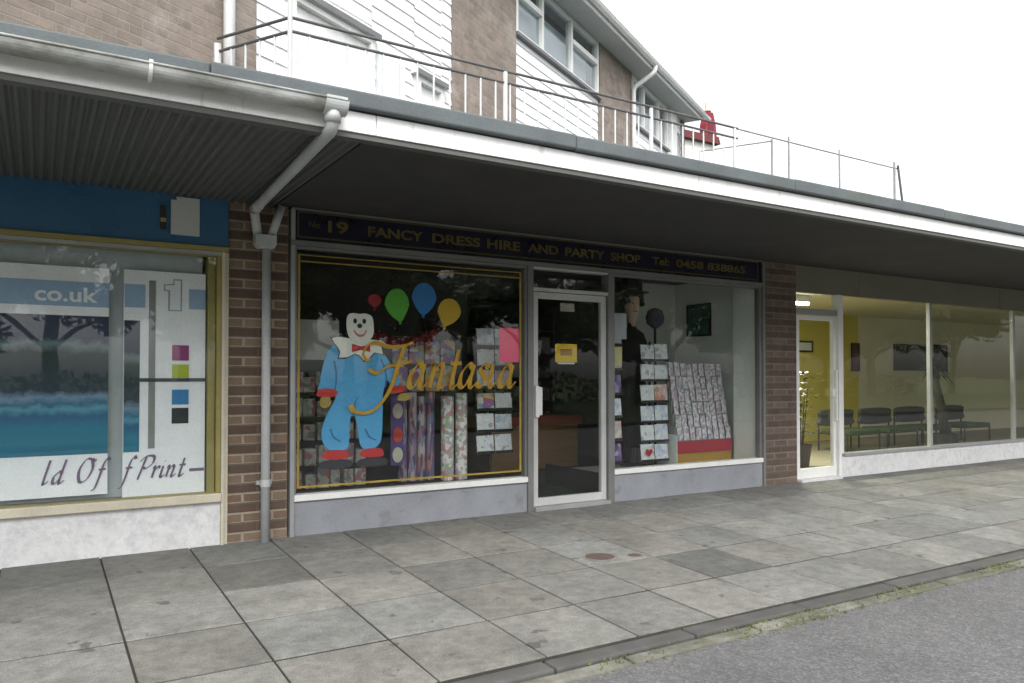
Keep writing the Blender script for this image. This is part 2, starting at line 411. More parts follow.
m = MB(); m.quad((-8, -3.06, pz(-3.06)-.0045), (24, -3.06, pz(-3.06)-.0045), (24, .1, -.0035), (-8, .1, -.0035))
tag(m.build('pavement_base', m_joint), kind='structure')
m = MB(); x = -7.9
while x < 22:
    L = .91; m.box(x, x+L-.008, -3.165, -3.045, -.3, pz(-3.1)+rg.uniform(-.004, .002)); x += L
tag(m.build('kerb', m_kerb, bevel=.012), kind='structure')
m = MB(); x = -7.5
while x < 22:
    L = .91; m.box(x, x+L-.012, -3.265+rg.uniform(-.006, .006), -3.172, -.3, pz(-3.2)-.012+rg.uniform(-.006, .004)); x += L
tag(m.build('kerb_edging', m_channel, bevel=.012), kind='structure')
ZR = pz(-3.25)-.028
m = MB(); m.quad((-60, -11, ZR-.02), (80, -11, ZR-.02), (80, -6, ZR+.02), (-60, -6, ZR+.02))
m.quad((-60, -6, ZR+.02), (80, -6, ZR+.02), (80, -3.2, ZR), (-60, -3.2, ZR))
tag(m.build('road', m_asph), kind='structure')
m = MB(); m.quad((-700, -700, -.34), (700, -700, -.34), (700, 700, -.34), (-700, 700, -.34))
tag(m.build('ground', m_ground), kind='structure')
m = MB(); m.box(-60, 80, -11.3, -11.02, -.33, ZR+.1); tag(m.build('far_kerb', m_kerb), kind='structure')
m = MB(); m.box(-60, 80, -40, -11.31, -.33, ZR+.08); tag(m.build('verge', m_ground), kind='structure')
# moss tufts along the kerb joint
m = MB(); rm = random.Random(5)
for k in range(9000):
    x = rm.uniform(-.5, 9)
    dens = .5+.5*math.sin(x*2.1)+.4*math.sin(x*5.3+1)
    if rm.random() > dens*.8: continue
    y = rm.choice([rm.gauss(-3.168, .008), rm.gauss(-3.268, .012), rm.gauss(-3.04, .006), rm.gauss(-3.225, .025)])
    z = (pz(y)-.012 if y > -3.26 else ZR); h = rm.uniform(.002, .009); a = rm.uniform(0, 6.28); w = rm.uniform(.003, .008)
    dx, dy = math.cos(a)*w, math.sin(a)*w
    m.quad((x-dx, y-dy, z-.004), (x+dx, y+dy, z-.004), (x+dx*.7+dy*.4, y+dy*.7-dx*.4, z+h), (x-dx*.7+dy*.4, y-dy*.7-dx*.4, z+h))
tag(m.build('moss', m_moss), label='green moss growing in the kerb joints beside the road', cat='moss', kind='stuff')
# small covers in the pavement
def disc_cover(name, cx, cy, r, label):
    t = thing(name, label, 'manhole cover', (cx, cy, pz(cy)))
    a = MB(); z = .003
    a.lathe([(r*1.3, z-.012), (r*1.3, z), (r*1.04, z+.003), (r*1.04, z-.01)], n=28); a.build('surround', m_slabp, t, local=True)
    a = MB(); a.lathe([(r, -.01), (r, .007), (r*.9, .008), (r*.86, .005), (r*.2, .005)], n=28)
    for k in range(-3, 4):
        w = math.sqrt(max(0, (.8*r)**2-(k*r*.24)**2)); a.box(-w, w, k*r*.24-.004, k*r*.24+.004, .004, .008)
    a.build('lid', m_iron, t, local=True)
m_slabp = M('patch_cement', (.15, .14, .12), .9, .2, 6, bmp=.3)
disc_cover('manhole_cover', 3.54, -1.66, .105, 'rusty round manhole lid set in the paving in front of the shop door')
disc_cover('stopcock_cover', 3.80, -1.75, .05, 'tiny iron stopcock lid beside the larger rusty manhole lid')

# ------------------------------------------------------------------ canopy over the shops
ZS = 2.62
t = thing('shop_canopy', 'long flat canopy with white fascia and dark soffit over the shop fronts', 'canopy', (0, 0, 2.6))
m = MB(); p = .055; x = -3.2; prof = []
while x < 1.56:
    prof += [(x, ZS), (x+.014, ZS-.016), (x+.030, ZS-.016), (x+.044, ZS)]; x += p
for a, b in zip(prof, prof[1:]): m.quad((a[0], -2.16, a[1]), (a[0], .02, a[1]), (b[0], .02, b[1]), (b[0], -2.16, b[1]))
xe = prof[-1][0]
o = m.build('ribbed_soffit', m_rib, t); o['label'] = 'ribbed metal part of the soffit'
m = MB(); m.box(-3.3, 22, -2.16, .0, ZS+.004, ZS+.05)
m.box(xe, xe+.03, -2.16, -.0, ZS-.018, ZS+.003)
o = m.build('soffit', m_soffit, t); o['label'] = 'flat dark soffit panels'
m = MB(); x = -3.3
while x < 22: m.box(x, x+2.436, -2.2, -2.165, 2.592, 2.705); x += 2.44
m.build('fascia', m_fascia, t, bevel=.004)
m = MB(); m.box(-3.3, 22, -2.19, -2.12, 2.562, 2.588); m.build('drip_edge', m_rib, t)
m = MB(); x = -3.3; rf = random.Random(2)
while x < 22:
    L = rf.uniform(1.7, 2.3); dz = rf.uniform(-.006, .006)
    m.box(x, x+L-.003, -2.245, -2.05, 2.712+dz*.3, 2.805+dz); x += L
m.build('roof_edge', m_felt, t, bevel=.012)
m = MB(); m.box(-3.3, 22, -2.10, 14, 2.69, 2.70); m.box(-3.3, 22, -2.04, 14, 2.71, 2.80); m.build('roof_deck', m_felt, t)

# gutter on the left half and its drainpipe
t = thing('gutter', 'old grey half round gutter with mossy stains along the canopy edge', 'gutter', (0, -2.27, 2.69))
m = MB(); n = 14; yc, zc, r = -2.272, 2.708, .056
for k in range(n):
    a0 = math.pi+math.pi*k/n; a1 = math.pi+math.pi*(k+1)/n
    P = lambda a, rr, x: (x, yc+rr*math.cos(a), zc+rr*math.sin(a)*1.1)
    m.quad(P(a0, r, -3.3), P(a1, r, -3.3), P(a1, r, 1.37), P(a0, r, 1.37)); m.quad(P(a1, r-.005, -3.3), P(a0, r-.005, -3.3), P(a0, r-.005, 1.37), P(a1, r-.005, 1.37))
m.tube([(-3.3, yc-r, zc), (1.37, yc-r, zc)], .007, 8); m.tube([(-3.3, yc+r-.002, zc), (1.37, yc+r-.002, zc)], .005, 8)
m.build('trough', m_gutter, t, smooth=True)
def ghoop(x, w):
    m = MB()
    for k in range(n):
        a0 = math.pi+math.pi*k/n; a1 = math.pi+math.pi*(k+1)/n
        P = lambda a, rr, x: (x, yc+rr*math.cos(a), zc+rr*math.sin(a)*1.1)
        m.quad(P(a0, r+.008, x), P(a1, r+.008, x), P(a1, r+.008, x+w), P(a0, r+.008, x+w))
        for xx in (x, x+w): m.quad(P(a0, r+.008, xx), P(a1, r+.008, xx), P(a1, r, xx), P(a0, r, xx))
    m.box(x, x+w, yc-r-.012, yc-r+.004, zc-.002, zc+.012); return m
for x, w in ((-1.2, .02), (.425, .016), (1.255, .11)): ghoop(x, w).build('joint_clip', m_pipew if w < .1 else m_pipe, t, smooth=False)
m = MB(); m.prism([(-.061, 0), *[(.061*math.cos(math.pi+math.pi*k/12), .068*math.sin(math.pi+math.pi*k/12)) for k in range(1, 12)], (.061, 0)], 0, .01)
for k in range(len(m.v)): x_, y_, z_ = m.v[k]; m.v[k] = (1.366+y_, yc+x_, zc+z_)
m.build('end_cap', m_pipe, t)

t = thing('drainpipe', 'grey plastic drainpipe cranked under the canopy and running down the brick pier', 'drainpipe', (1.51, -.1, 0))
def arc(pts, rad=.05, k=4):
    out = [Vector(pts[0])]
    for a, b, c in zip(pts, pts[1:], pts[2:]):
        a, b, c = Vector(a), Vector(b), Vector(c); p0 = b+(a-b).normalized()*rad; p1 = b+(c-b).normalized()*rad
        for q in range(k+1):
            u = q/k; out.append(p0*(1-u)**2+b*2*u*(1-u)+p1*u*u)
    out.append(Vector(pts[-1])); return out
m = MB(); m.tube(arc([(1.306, -2.272, 2.66), (1.306, -2.268, 2.565), (1.405, -.13, 2.545), (1.44, -.1, 2.36)], .055), .034, 14)
m.build('swan_neck', m_pipe, t, smooth=True)
MB().tube([(1.306, -2.272, 2.665), (1.306, -2.270, 2.60)], .043, 14).build('socket', m_pipe, t, smooth=True)
MB().tube([(1.404, -.15, 2.545), (1.3965, -.32, 2.546)], .040, 14).build('socket', m_pipe, t, smooth=True)
m = MB(); m.prism([(1.44, 2.26), (1.555, 2.26), (1.575, 2.29), (1.575, 2.365), (1.415, 2.365), (1.415, 2.29)], -.15, -.045); m.build('hopper', m_pipe, t, bevel=.006)
m = MB(); m.tube([(1.545, -.1, 2.36), (1.62, -.1, 2.60)], .032, 12); m.build('branch_pipe', m_pipe, t, smooth=True)
m = MB(); m.tube([(1.512, -.085, 2.27), (1.512, -.085, -.01)], .034, 16); m.build('downpipe', m_pipe, t, smooth=True)
for z in (.42,):
    m = MB(); m.tube([(1.512, -.085, z), (1.512, -.085, z+.055)], .040, 16); m.box(1.455, 1.57, -.05, -.015, z+.012, z+.042); m.build('pipe_clip', m_pipe, t)

# ------------------------------------------------------------------ brick piers
def pier(x0, x1, y0, mt, label):
    t = thing('brick_pier', label, 'brick pier', ((x0+x1)/2, y0, 0), 'brick piers between the shop fronts')
    m = MB(); m.box(x0, x1, y0, .4, -.05, ZS); m.build('brickwork', mt, t)
    m = MB(); m.box(x0+.15, x1-.15, .405, 4.9, -.05, ZS); o = m.build('party_wall', m_wallg, t)
pier(1.245, 1.70, -.015, m_brick, 'brown brick pier behind the drainpipe between blue shop and party shop')
pier(7.235, 7.80, -.03, m_brickr, 'dark red brick pier between the party shop and the waiting room')

# ------------------------------------------------------------------ print shop (left)
ps = thing('print_shop', 'print shop front with blue fascia and poster filled window', 'shop', (0, 0, 0))
def pane(x0, x1, z0, z1, parent, mt=None, y=0.):
    return MB().box(x0, x1, y, y+.006, z0, z1).build('pane', mt or m_glass, parent)
m = MB(); m.box(-3.3, 1.235, -.05, .06, 2.252, ZS); sg = m.build('sign_board', m_blue, ps)
m = MB(); m.prism([(.828, 2.315), (1.025, 2.315), (1.025, 2.595), (.866, 2.595), (.866, 2.57), (.828, 2.57)], -.062, -.051)
m.build('logo_panel', solid('pale_logo', (.50, .52, .50)), sg)
m = MB(); m.box(.757, .795, -.06, -.051, 2.345, 2.52); o = m.build('logo_bar', solid('dark_logo_bar', (.03, .025, .015)), sg)
m = MB(); m.box(.757, .795, -.064, -.0605, 2.40, 2.43); m.build('logo_stripe', m_olive, sg)
m = MB(); m.box(-3.3, 1.235, -.075, .05, 2.215, 2.248); m.build('head_trim', m_olive, ps)
m = MB(); m.box(-3.3, 1.19, -.05, .05, 2.185, 2.213); m.build('head_frame', m_alu, ps)
m = MB(); m.box(1.192, 1.212, -.055, .05, -.03, 2.213); m.box(1.214, 1.243, -.03, .05, -.03, 2.213); m.build('jamb', m_cream, ps)
m = MB(); m.box(-3.3, 1.19, -.03, .06, -.05, .325); m.build('stall_riser', m_marble, ps)
m = MB(); m.box(-3.3, 1.19, -.07, .08, .328, .392); wsill = m.build('sill', m_cream, ps, bevel=.005)
m = MB(); m.ring(-3.3, 1.19, .394, 2.183, .03, -.03, .05, .004, .004); w = m.build('window', m_olive, ps)
pane(-3.268, 1.158, .40, 2.178, w, m_glassp)
m = MB(); m.box(1.105, 1.155, .02, .55, .394, 2.183); m.build('window_return', m_olive, ps)
m = MB(); m.box(-3.3, 1.155, .081, .6, .36, .392); m.build('window_bed', M('bluegrey_bed', (.22, .25, .28), .7), ps)
m = MB(); m.box(-3.3, 1.08, .13, .16, .394, 2.5); m.build('window_back', M('grey_blind', (.46, .49, .50), .8, .06, 2, stretch=(6, 1, 1)), ps)
m = MB(); m.box(-3.3, 1.39, 4.6, 4.7, 0, ZS); m.build('back_wall', m_wallg, ps)
m = MB(); m.box(-3.4, -3.3, -.03, 4.7, -.3, ZS); m.build('side_wall', m_brick, ps)
m = MB(); m.box(-3.3, 1.39, .61, 4.6, -.05, .02); m.build('floor', m_floor, ps)
m = MB(); m.box(-3.3, 1.39, .0605, 4.6, 2.5, 2.56); m.build('ceiling', m_ceil, ps)

m_posterw = solid('poster_white', (.86, .86, .87), .4); m_pblue = solid('poster_pale_blue', (.30, .42, .58), .4)
m_script = solid('script_plum', (.17, .11, .18), .5); m_white_ink = solid('white_ink', (.82, .83, .84), .4)
def picture_mat():
    m, nt, b = newmat('pool_picture'); tc = N(nt, 'ShaderNodeTexCoord'); sx = N(nt, 'ShaderNodeSeparateXYZ'); nt.links.new(tc.outputs['Object'], sx.inputs[0])
    mr = N(nt, 'ShaderNodeMapRange'); mr.inputs[1].default_value = .28; mr.inputs[2].default_value = 1.26; nt.links.new(sx.outputs[2], mr.inputs[0])
    nz = noise(nt, tc.outputs['Object'], 7, 6, .7); wv = N(nt, 'ShaderNodeMath', operation='MULTIPLY_ADD'); nt.links.new(nz, wv.inputs[0]); wv.inputs[1].default_value = .14; nt.links.new(mr.outputs[0], wv.inputs[2])
    c = ramp(nt, wv.outputs[0], [(0., (.02, .14, .22)), (.26, (.015, .17, .26)), (.35, (.02, .10, .22)), (.40, (.08, .28, .36)), (.43, (.02, .12, .22)), (.48, (.15, .24, .34)), (.53, (.012, .03, .05)), (.80, (.008, .028, .028)), (.86, (.14, .19, .20)), (.90, (.012, .025, .06)), (1., (.01, .016, .05))])
    nt.links.new(c, b.inputs['Base Color']); b.inputs['Roughness'].default_value = .35; return m
m_pic = picture_mat()
def glyph(mb, ch, x, z, h, y, w, sl=.28):
    G = {'a': [[(.62, .82), (.4, 1), (.12, .62), (.12, .12), (.36, .06), (.62, .6)], [(.66, 1), (.6, .2), (.74, .02), (.95, .25)]],
         'n': [[(.02, .8), (.14, 1), (.14, 0)], [(.15, .5), (.42, 1), (.58, .82), (.54, .15), (.68, .02), (.88, .25)]],
         't': [[(.25, 1.65), (.2, .2), (.34, .02), (.58, .25)], [(-.02, 1.02), (.5, 1.05)]],
         's': [[(.52, .82), (.32, 1), (.12, .78), (.44, .36), (.3, .03), (.02, .16)]],
         'i': [[(.1, 1), (.08, .2), (.22, .02), (.42, .25)], [(.13, 1.38), (.17, 1.46)]],
         'l': [[(.12, 2.0), (.1, .2), (.24, .02), (.44, .25)]],
         'd': [[(.62, .82), (.4, 1), (.1, .6), (.12, .1), (.36, .06), (.62, .6)], [(.62, 2.0), (.58, .2), (.72, .02), (.92, .25)]],
         'O': [[(.75, 1.95), (.3, 1.9), (.02, 1.0), (.3, .05), (.78, .2), (1.0, 1.1), (.75, 1.95)], [(.75, 1.95), (1.0, 1.75), (1.1, 1.9)]],
         'f': [[(.62, 1.75), (.45, 1.98), (.25, 1.5), (.2, .3), (.1, -.6), (-.12, -.8)], [(.0, .98), (.52, 1.02)]],
         'P': [[(.3, 1.9), (.2, .9), (.1, -.1)], [(-.12, 1.5), (.3, 1.95), (.9, 1.9), (.95, 1.3), (.55, .9), (.25, .95)]],
         'r': [[(.02, .8), (.14, 1), (.14, 0)], [(.15, .45), (.38, .95), (.6, .9)]],
         '-': [[(.0, .6), (.95, .66)]]}
    for st in G[ch]: mb.pen([(x+(px_+sl*pz_)*h, z+pz_*h) for px_, pz_ in st], y, w)

YP = .07
pl = thing('window_poster', 'poster with web address band and teal pool picture beside the grey gap', 'poster', (-.1, YP, .44), 'posters in the print shop window')
MB().box(-.62, .437, YP, YP+.006, .43, 2.045).build('board', m_posterw, pl)
m = MB(); m.box(-.62, .437, YP-.004, YP-.0005, 1.765, 1.94); bd = m.build('web_band', m_pblue, pl)
m = MB(); m.text('co.uk', -.02, YP-.0045, 1.80, .135, .002, .003, width=.385, height=.105); m.build('lettering', m_white_ink, bd)
MB().box(-.62, .437, YP-.004, YP-.0005, .72, 1.70).build('picture', m_pic, pl)
m = MB()
for ch, x in (('l', .03), ('d', .085), ('O', .235), ('f', .36)): glyph(m, ch, x, .525, .082, YP-.001, .024)
m.build('script_lettering', m_script, pl)
pr = thing('window_poster', 'poster with four ink colour squares and large white numeral one', 'poster', (.8, YP, .36), 'posters in the print shop window')
MB().box(.533, 1.094, YP, YP+.006, .375, 2.05).build('board', m_posterw, pr)
MB().box(.537, .675, YP-.004, YP-.0005, 1.775, 1.945).build('blue_panel', m_pblue, pr)
MB().box(.975, 1.092, YP-.004, YP-.0005, 1.78, 1.93).build('blue_panel', m_pblue, pr)
m = MB(); one = [(.83, 1.76), (.925, 1.76), (.925, 2.0), (.865, 2.0), (.865, 1.965), (.80, 1.955), (.80, 1.91), (.83, 1.905)]
m.prism([(x, z) for x, z in one], YP-.004, YP-.0005); nb = m.build('numeral', solid('numeral_grey', (.33, .36, .42)), pr)
m = MB(); m.prism([(.842, 1.767), (.915, 1.767), (.915, 1.99), (.872, 1.99), (.872, 1.955), (.808, 1.948), (.808, 1.918), (.842, 1.914)], YP-.008, YP-.0045); m.build('numeral_face', m_white_ink, nb)
MB().box(.537, .641, YP-.004, YP-.0005, .72, 1.68).build('picture', m_pic, pr)
MB().box(.70, .745, YP-.004, YP-.0005, .74, 1.98).build('grey_stripe', solid('stripe_grey', (.22, .23, .22)), pr)
MB().box(.637, 1.092, YP-.008, YP-.0045, 1.232, 1.258).build('dark_bar', solid('bar_dark', (.04, .045, .05)), pr)
for z0, z1, c, nme in ((1.39, 1.505, (.30, .045, .17), 'magenta'), (1.262, 1.36, (.42, .50, .03), 'lime'), (1.06, 1.172, (.03, .20, .46), 'blue'), (.918, 1.035, (.02, .022, .025), 'black')):
    o = MB().box(.860, .977, YP-.004, YP-.0005, z0, z1).build('colour_square', solid('ink_'+nme, c), pr); o['label'] = nme+' ink square'
m = MB()
for ch, x in (('f', .532), ('P', .625), ('r', .715), ('i', .775), ('n', .812), ('t', .895)): glyph(m, ch, x, .525, .082, YP-.001, .024)
m.box(.985, 1.09, YP-.003, YP-.001, .555, .578)
m.build('script_lettering', m_script, pr)

# ------------------------------------------------------------------ party shop (middle)
sh = thing('party_shop', 'fancy dress and party shop front with navy sign and gold edged window', 'shop', (4.4, 0, 0))
m = MB(); m.box(1.745, 7.20, -.03, .04, 2.36, ZS); sg = m.build('sign_board', m_navy, sh)
m = MB(); m.ring(1.765, 7.13, 2.385, 2.60, .012, -.036, -.031); m.build('border', solid('sign_border', (.09, .07, .02)), sg)
m = MB(); m.box(1.715, 7.20, -.065, .04, 2.318, 2.357); m.box(1.715, 7.20, -.05, .0, 2.604, 2.619); m.build('sign_trim', m_alud, sg)
m = MB()
m_signgold = solid('sign_gold', (.125, .09, .02), .4, .2)
for w, x0, x1, z, h in (('19', 2.017, 2.187, 2.452, .10), ('FANCY', 2.361, 2.868, 2.452, .085), ('DRESS', 2.955, 3.438, 2.452, .085), ('HIRE', 3.512, 3.869, 2.452, .085), ('AND', 3.955, 4.305, 2.452, .085), ('PARTY', 4.388, 4.875, 2.452, .085), ('SHOP', 4.955, 5.345, 2.452, .085), ('Tel:', 5.51, 5.75, 2.452, .085), ('0458 838865', 5.85, 6.918, 2.452, .085)):
    MB().text(w, x0, -.0315, z, .12, .004, .003, width=x1-x0, height=h).build('lettering', m_signgold, sg)
MB().text('No', 1.86, -.0315, 2.475, .08, .004, 0, width=.09, height=.05).build('lettering', m_signgold, sg)
# frames
m = MB(); m.box(1.712, 1.745, -.05, .05, -.03, 2.604); m.build('jamb', m_alu, sh)
m = MB(); m.box(1.747, 3.945, -.03, .06, -.05, .275); m.build('stall_riser', m_riser, sh)
m = MB(); m.box(1.747, 1.765, -.03, .04, .33, 2.316); m.box(3.925, 3.945, -.03, .04, .33, 2.316); m.box(1.765, 3.925, -.03, .04, 2.295, 2.316); w = m.build('window', m_alud, sh)
pane(1.765, 3.925, .33, 2.295, w)
m = MB(); m.box(1.747, 3.945, -.055, .06, .277, .327); m.build('sill', m_white, w, bevel=.004)
m = MB(); m.ring(1.778, 3.90, .375, 2.255, .020, -.004, -.0005, .008, .016); m.box(1.80, 3.88, -.004, -.0005, 2.195, 2.205); m.build('gold_border', m_goldd, w)
m = MB(); m.box(3.948, 4.010, -.05, .06, -.03, 2.316); m.build('door_post', m_alud, sh)
m = MB(); m.box(4.912, 4.985, -.05, .06, -.03, 2.316); m.build('door_post', m_alud, sh)
m = MB(); m.box(4.012, 4.910, -.045, .045, 2.085, 2.118); m.box(4.012, 4.910, -.045, .045, 2.298, 2.316); tr = m.build('transom', m_aluw, sh)
pane(4.012, 4.910, 2.119, 2.297, tr, y=.01)
m = MB(); m.ring(4.018, 4.905, .035, 2.08, .062, -.02, .03, .062, .075); dr = m.build('door', m_aluw, sh, bevel=.004)
pane(4.081, 4.842, .111, 2.017, dr)
m = MB(); m.box(4.035, 4.075, -.055, -.022, .88, 1.18); m.box(4.082, 4.125, -.03, -.002, .90, 1.17); m.build('handle', m_white, dr, bevel=.006)
m = MB(); m.box(4.012, 4.910, -.09, .06, -.04, .032); m.build('threshold', m_alu, dr)
m = MB(); m.box(4.987, 7.19, -.03, .06, -.05, .275); m.build('stall_riser', m_riser, sh)
m = MB(); m.box(4.987, 5.005, -.03, .04, .33, 2.316); m.box(7.155, 7.19, -.03, .04, .33, 2.316); m.box(5.005, 7.155, -.03, .04, 2.295, 2.316); w = m.build('window', m_alud, sh)
pane(5.005, 7.155, .33, 2.295, w)
m = MB(); m.box(4.987, 7.19, -.05, .06, .277, .327); m.build('sill', m_white, w, bevel=.004)
m = MB(); m.box(7.192, 7.232, -.05, .06, -.03, 2.604); m.build('jamb', m_alud, sh)
# inside
m = MB(); m.box(1.55, 7.38, .061, 4.8, -.05, .03); m.build('floor', m_floor, sh)
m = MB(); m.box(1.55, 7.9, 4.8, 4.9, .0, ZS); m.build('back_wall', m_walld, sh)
m = MB(); m.box(1.55, 7.38, .042, 4.8, 2.5, 2.56); m.build('ceiling', M('party_ceiling', (.12, .12, .115), .9), sh)
m = MB(); m.box(1.765, 3.94, .062, .75, .10, .27); m.build('window_bed', M('dark_bed', (.045, .03, .02), .7), sh)
m = MB(); m.box(5.0, 7.2, .062, 1.2, .05, .20); m.build('window_bed', M('grey_bed', (.5, .49, .46), .7), sh)
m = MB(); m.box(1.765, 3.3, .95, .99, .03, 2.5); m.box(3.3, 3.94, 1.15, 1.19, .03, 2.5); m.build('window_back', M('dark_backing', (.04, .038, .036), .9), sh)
m = MB(); m.box(6.62, 7.38, 1.55, 1.60, .03, 2.5); m.box(7.192, 7.233, .062, .405, .21, 2.5); m.box(7.33, 7.379, .406, 1.55, .03, 2.5); o = m.build('partition', m_wallp, sh)
MB().box(4.988, 4.998, .062, 1.2, .035, .27).build('bed_end_dark_cover', m_dark, sh)  # dark sheet added to hide the bright end face of the bed

# clown painted on thin board against the glass
cl = thing('clown_cutout', 'flat clown figure in blue overalls with white ruff and red bow tie', 'window display', (2.25, .03, .52))
m_cb = solid('overall_blue', (.085, .36, .66), .5); m_cw = solid('clown_white', (.80, .78, .72), .5); m_red = solid('clown_red', (.50, .015, .02), .45); m_ol = solid('outline_dark', (.02, .02, .03), .5); m_cy = solid('clown_yellow', (.34, .24, .05), .5)
yC = .022
def blob(pts, k=6):
    P = [Vector(p) for p in pts]; n = len(P); out = []
    for i in range(n):
        a, b, c, d = P[i-1], P[i], P[(i+1) % n], P[(i+2) % n]
        for q in range(k):
            t = q/k; v = .5*((2*b)+(c-a)*t+(2*a-5*b+4*c-d)*t*t+(3*b-a-3*c+d)*t**3); out.append((v.x, v.y))
    return out
body = [(2.02, 1.44), (1.965, 1.20), (1.96, 1.165), (2.09, 1.14), (2.10, 1.08), (2.03, .95), (1.985, .80), (2.03, .68), (2.13, .655), (2.21, .68), (2.225, .80), (2.235, .93), (2.275, .93), (2.30, .80), (2.33, .68), (2.41, .655), (2.49, .70), (2.515, .82), (2.52, 1.10), (2.535, 1.18), (2.56, 1.24), (2.60, 1.19), (2.66, 1.19), (2.665, 1.27), (2.60, 1.36), (2.53, 1.46), (2.42, 1.52), (2.20, 1.53), (2.08, 1.52)]
MB().prism(blob(body, 4), yC, yC+.012).build('overalls', m_cb, cl)
ruff = [(2.07, 1.585), (2.11, 1.60), (2.20, 1.59), (2.38, 1.585), (2.50, 1.575), (2.555, 1.545), (2.50, 1.53), (2.515, 1.46), (2.44, 1.475), (2.385, 1.42), (2.345, 1.405), (2.305, 1.45), (2.265, 1.46), (2.20, 1.43), (2.13, 1.425), (2.14, 1.475), (2.12, 1.515), (2.085, 1.55)]
cxr = 2.31; czr = 1.52
MB().prism([((x-cxr)*1.06+cxr, (z-czr)*1.13+czr) for x, z in ruff[::-1]], yC-.003, yC-.0005).build('ruff_outline', m_ol, cl)
rf_ = MB().prism(ruff[::-1], yC-.008, yC-.0035).build('ruff', m_cw, cl)
MB().prism([(2.24, 1.475), (2.32, 1.493), (2.40, 1.478), (2.40, 1.538), (2.32, 1.523), (2.24, 1.545)], yC-.012, yC-.0085).build('bow_tie', m_red, cl)
head = [(2.20, 1.775), (2.19, 1.70), (2.205, 1.62), (2.24, 1.57), (2.31, 1.55), (2.38, 1.57), (2.425, 1.62), (2.43, 1.70), (2.415, 1.775), (2.36, 1.80), (2.30, 1.795), (2.24, 1.80)]
hd = MB().prism(blob(head, 4), yC-.013, yC-.0085).build('head', m_cw, cl)
for x in (2.265, 2.345): MB().prism([(x+.016*math.cos(a*.5236), 1.735+.022*math.sin(a*.5236)) for a in range(12)], yC-.016, yC-.0135).build('eye', m_ol, hd)
m = MB(); m.prism([(2.305+.022*math.cos(a*.5236), 1.695+.02*math.sin(a*.5236)) for a in range(12)], yC-.017, yC-.0135); m.build('nose', m_ol, hd)
m = MB(); m.pen([(2.255, 1.655), (2.285, 1.62), (2.315, 1.612), (2.345, 1.625), (2.365, 1.66)], yC-.0135, .02, 90, .5, .003); m.build('mouth', solid('clown_pink', (.55, .14, .14)), hd)
MB().prism(blob([(1.945, 1.115), (2.02, 1.10), (2.10, 1.11), (2.12, 1.145), (2.06, 1.17), (1.965, 1.165)], 4), yC-.006, yC-.0005).build('cuff', m_red, cl)
MB().prism(blob([(2.56, 1.13), (2.62, 1.125), (2.71, 1.14), (2.715, 1.18), (2.64, 1.19), (2.57, 1.17)], 4), yC-.006, yC-.0005).build('cuff', m_red, cl)
MB().prism(blob([(1.975, 1.03), (2.02, 1.01), (2.06, 1.04), (2.055, 1.10), (1.985, 1.10)], 4), yC+.0, yC+.010).build('glove', m_cy, cl)
MB().prism(blob([(2.655, 1.07), (2.72, 1.06), (2.775, 1.08), (2.77, 1.125), (2.68, 1.12)], 4), yC+.0, yC+.010).build('glove', m_cy, cl)
for x0, x1 in ((2.0, 2.215), (2.325, 2.525)):
    s_ = MB().prism(blob([(x0, .60), (x0+.08, .588), (x1-.01, .592), (x1, .625), (x1-.03, .66), (x0+.04, .66), (x0-.005, .63)], 4), yC-.006, yC-.0005).build('shoe', m_red, cl)
    MB().prism(blob([(x0-.03, .52), (x0+.1, .51), (x1+.02, .52), (x1+.015, .575), (x0+.08, .583), (x0-.02, .57)], 3), yC-.006, yC-.0005).build('sole', m_ol, s_)
m_crease = solid('crease_blue', (.03, .15, .36), .5)
for pts in ([(2.50, 1.42), (2.535, 1.34), (2.55, 1.26), (2.54, 1.18)], [(2.09, 1.40), (2.11, 1.28), (2.10, 1.16)], [(2.255, .94), (2.27, 1.04), (2.30, 1.10)], [(2.06, .84), (2.09, .77), (2.15, .73)], [(2.36, .83), (2.40, .76), (2.46, .73)]):
    MB().pen(pts, yC-.0004, .016, 30, .25, .0012).build('crease', m_crease, cl)
# balloons and lettering on the glass
def balloon(cx, cz, rx, rz, tip, col, nme, lab):
    pts = []
    for k in range(24):
        a = 2*math.pi*k/24; x = rx*math.cos(a); z = rz*math.sin(a)
        if math.sin(a) < 0: x *= 1+.35*math.sin(a)
        pts.append((cx+x+tip*max(0, -math.sin(a))**3, cz+z-(.02 if abs(a-4.712) < .1 else 0)))
    t = thing('balloon', lab, 'balloon', (cx, .02, cz-rz), 'balloons painted above the clown')
    MB().prism(pts, .012, .024).build('balloon_body', col, t)
    x0 = cx+tip; z0 = cz-rz-.015
    MB().prism([(x0-.014, z0-.012), (x0+.014, z0-.012), (x0, z0+.02)], .012, .022).build('knot', col, t)
    MB().tube([(x0, .018, z0), (x0+.03*(1 if tip < 0 else -1), .018, z0-.12), (x0-.01, .018, z0-.25)], .002, 5).build('string', m_ol, t)
balloon(2.645, 1.89, .112, .14, .03, solid('balloon_green', (.10, .40, .045)), 'green', 'lime green balloon in the left shop window above the clown')
balloon(2.902, 1.955, .116, .14, -.01, solid('balloon_blue', (.03, .19, .48)), 'blue', 'bright blue balloon, highest of those in the window')
balloon(3.15, 1.845, .115, .125, -.05, solid('balloon_yellow', (.58, .36, .025)), 'yellow', 'amber yellow balloon above the gold window lettering')
balloon(2.44, 1.915, .062, .055, .0, solid('balloon_red', (.32, .015, .035)), 'red', 'small dark red balloon beside the green one')
wl = MB()
yL = -.001; WW = .048
wl.pen([(2.33, 1.46), (2.37, 1.53), (2.45, 1.555), (2.56, 1.525), (2.68, 1.53), (2.79, 1.565)], yL, WW*.8, 60, .45)
wl.pen([(2.33, 1.46), (2.36, 1.41), (2.40, 1.42)], yL, WW*.6, 60, .4)
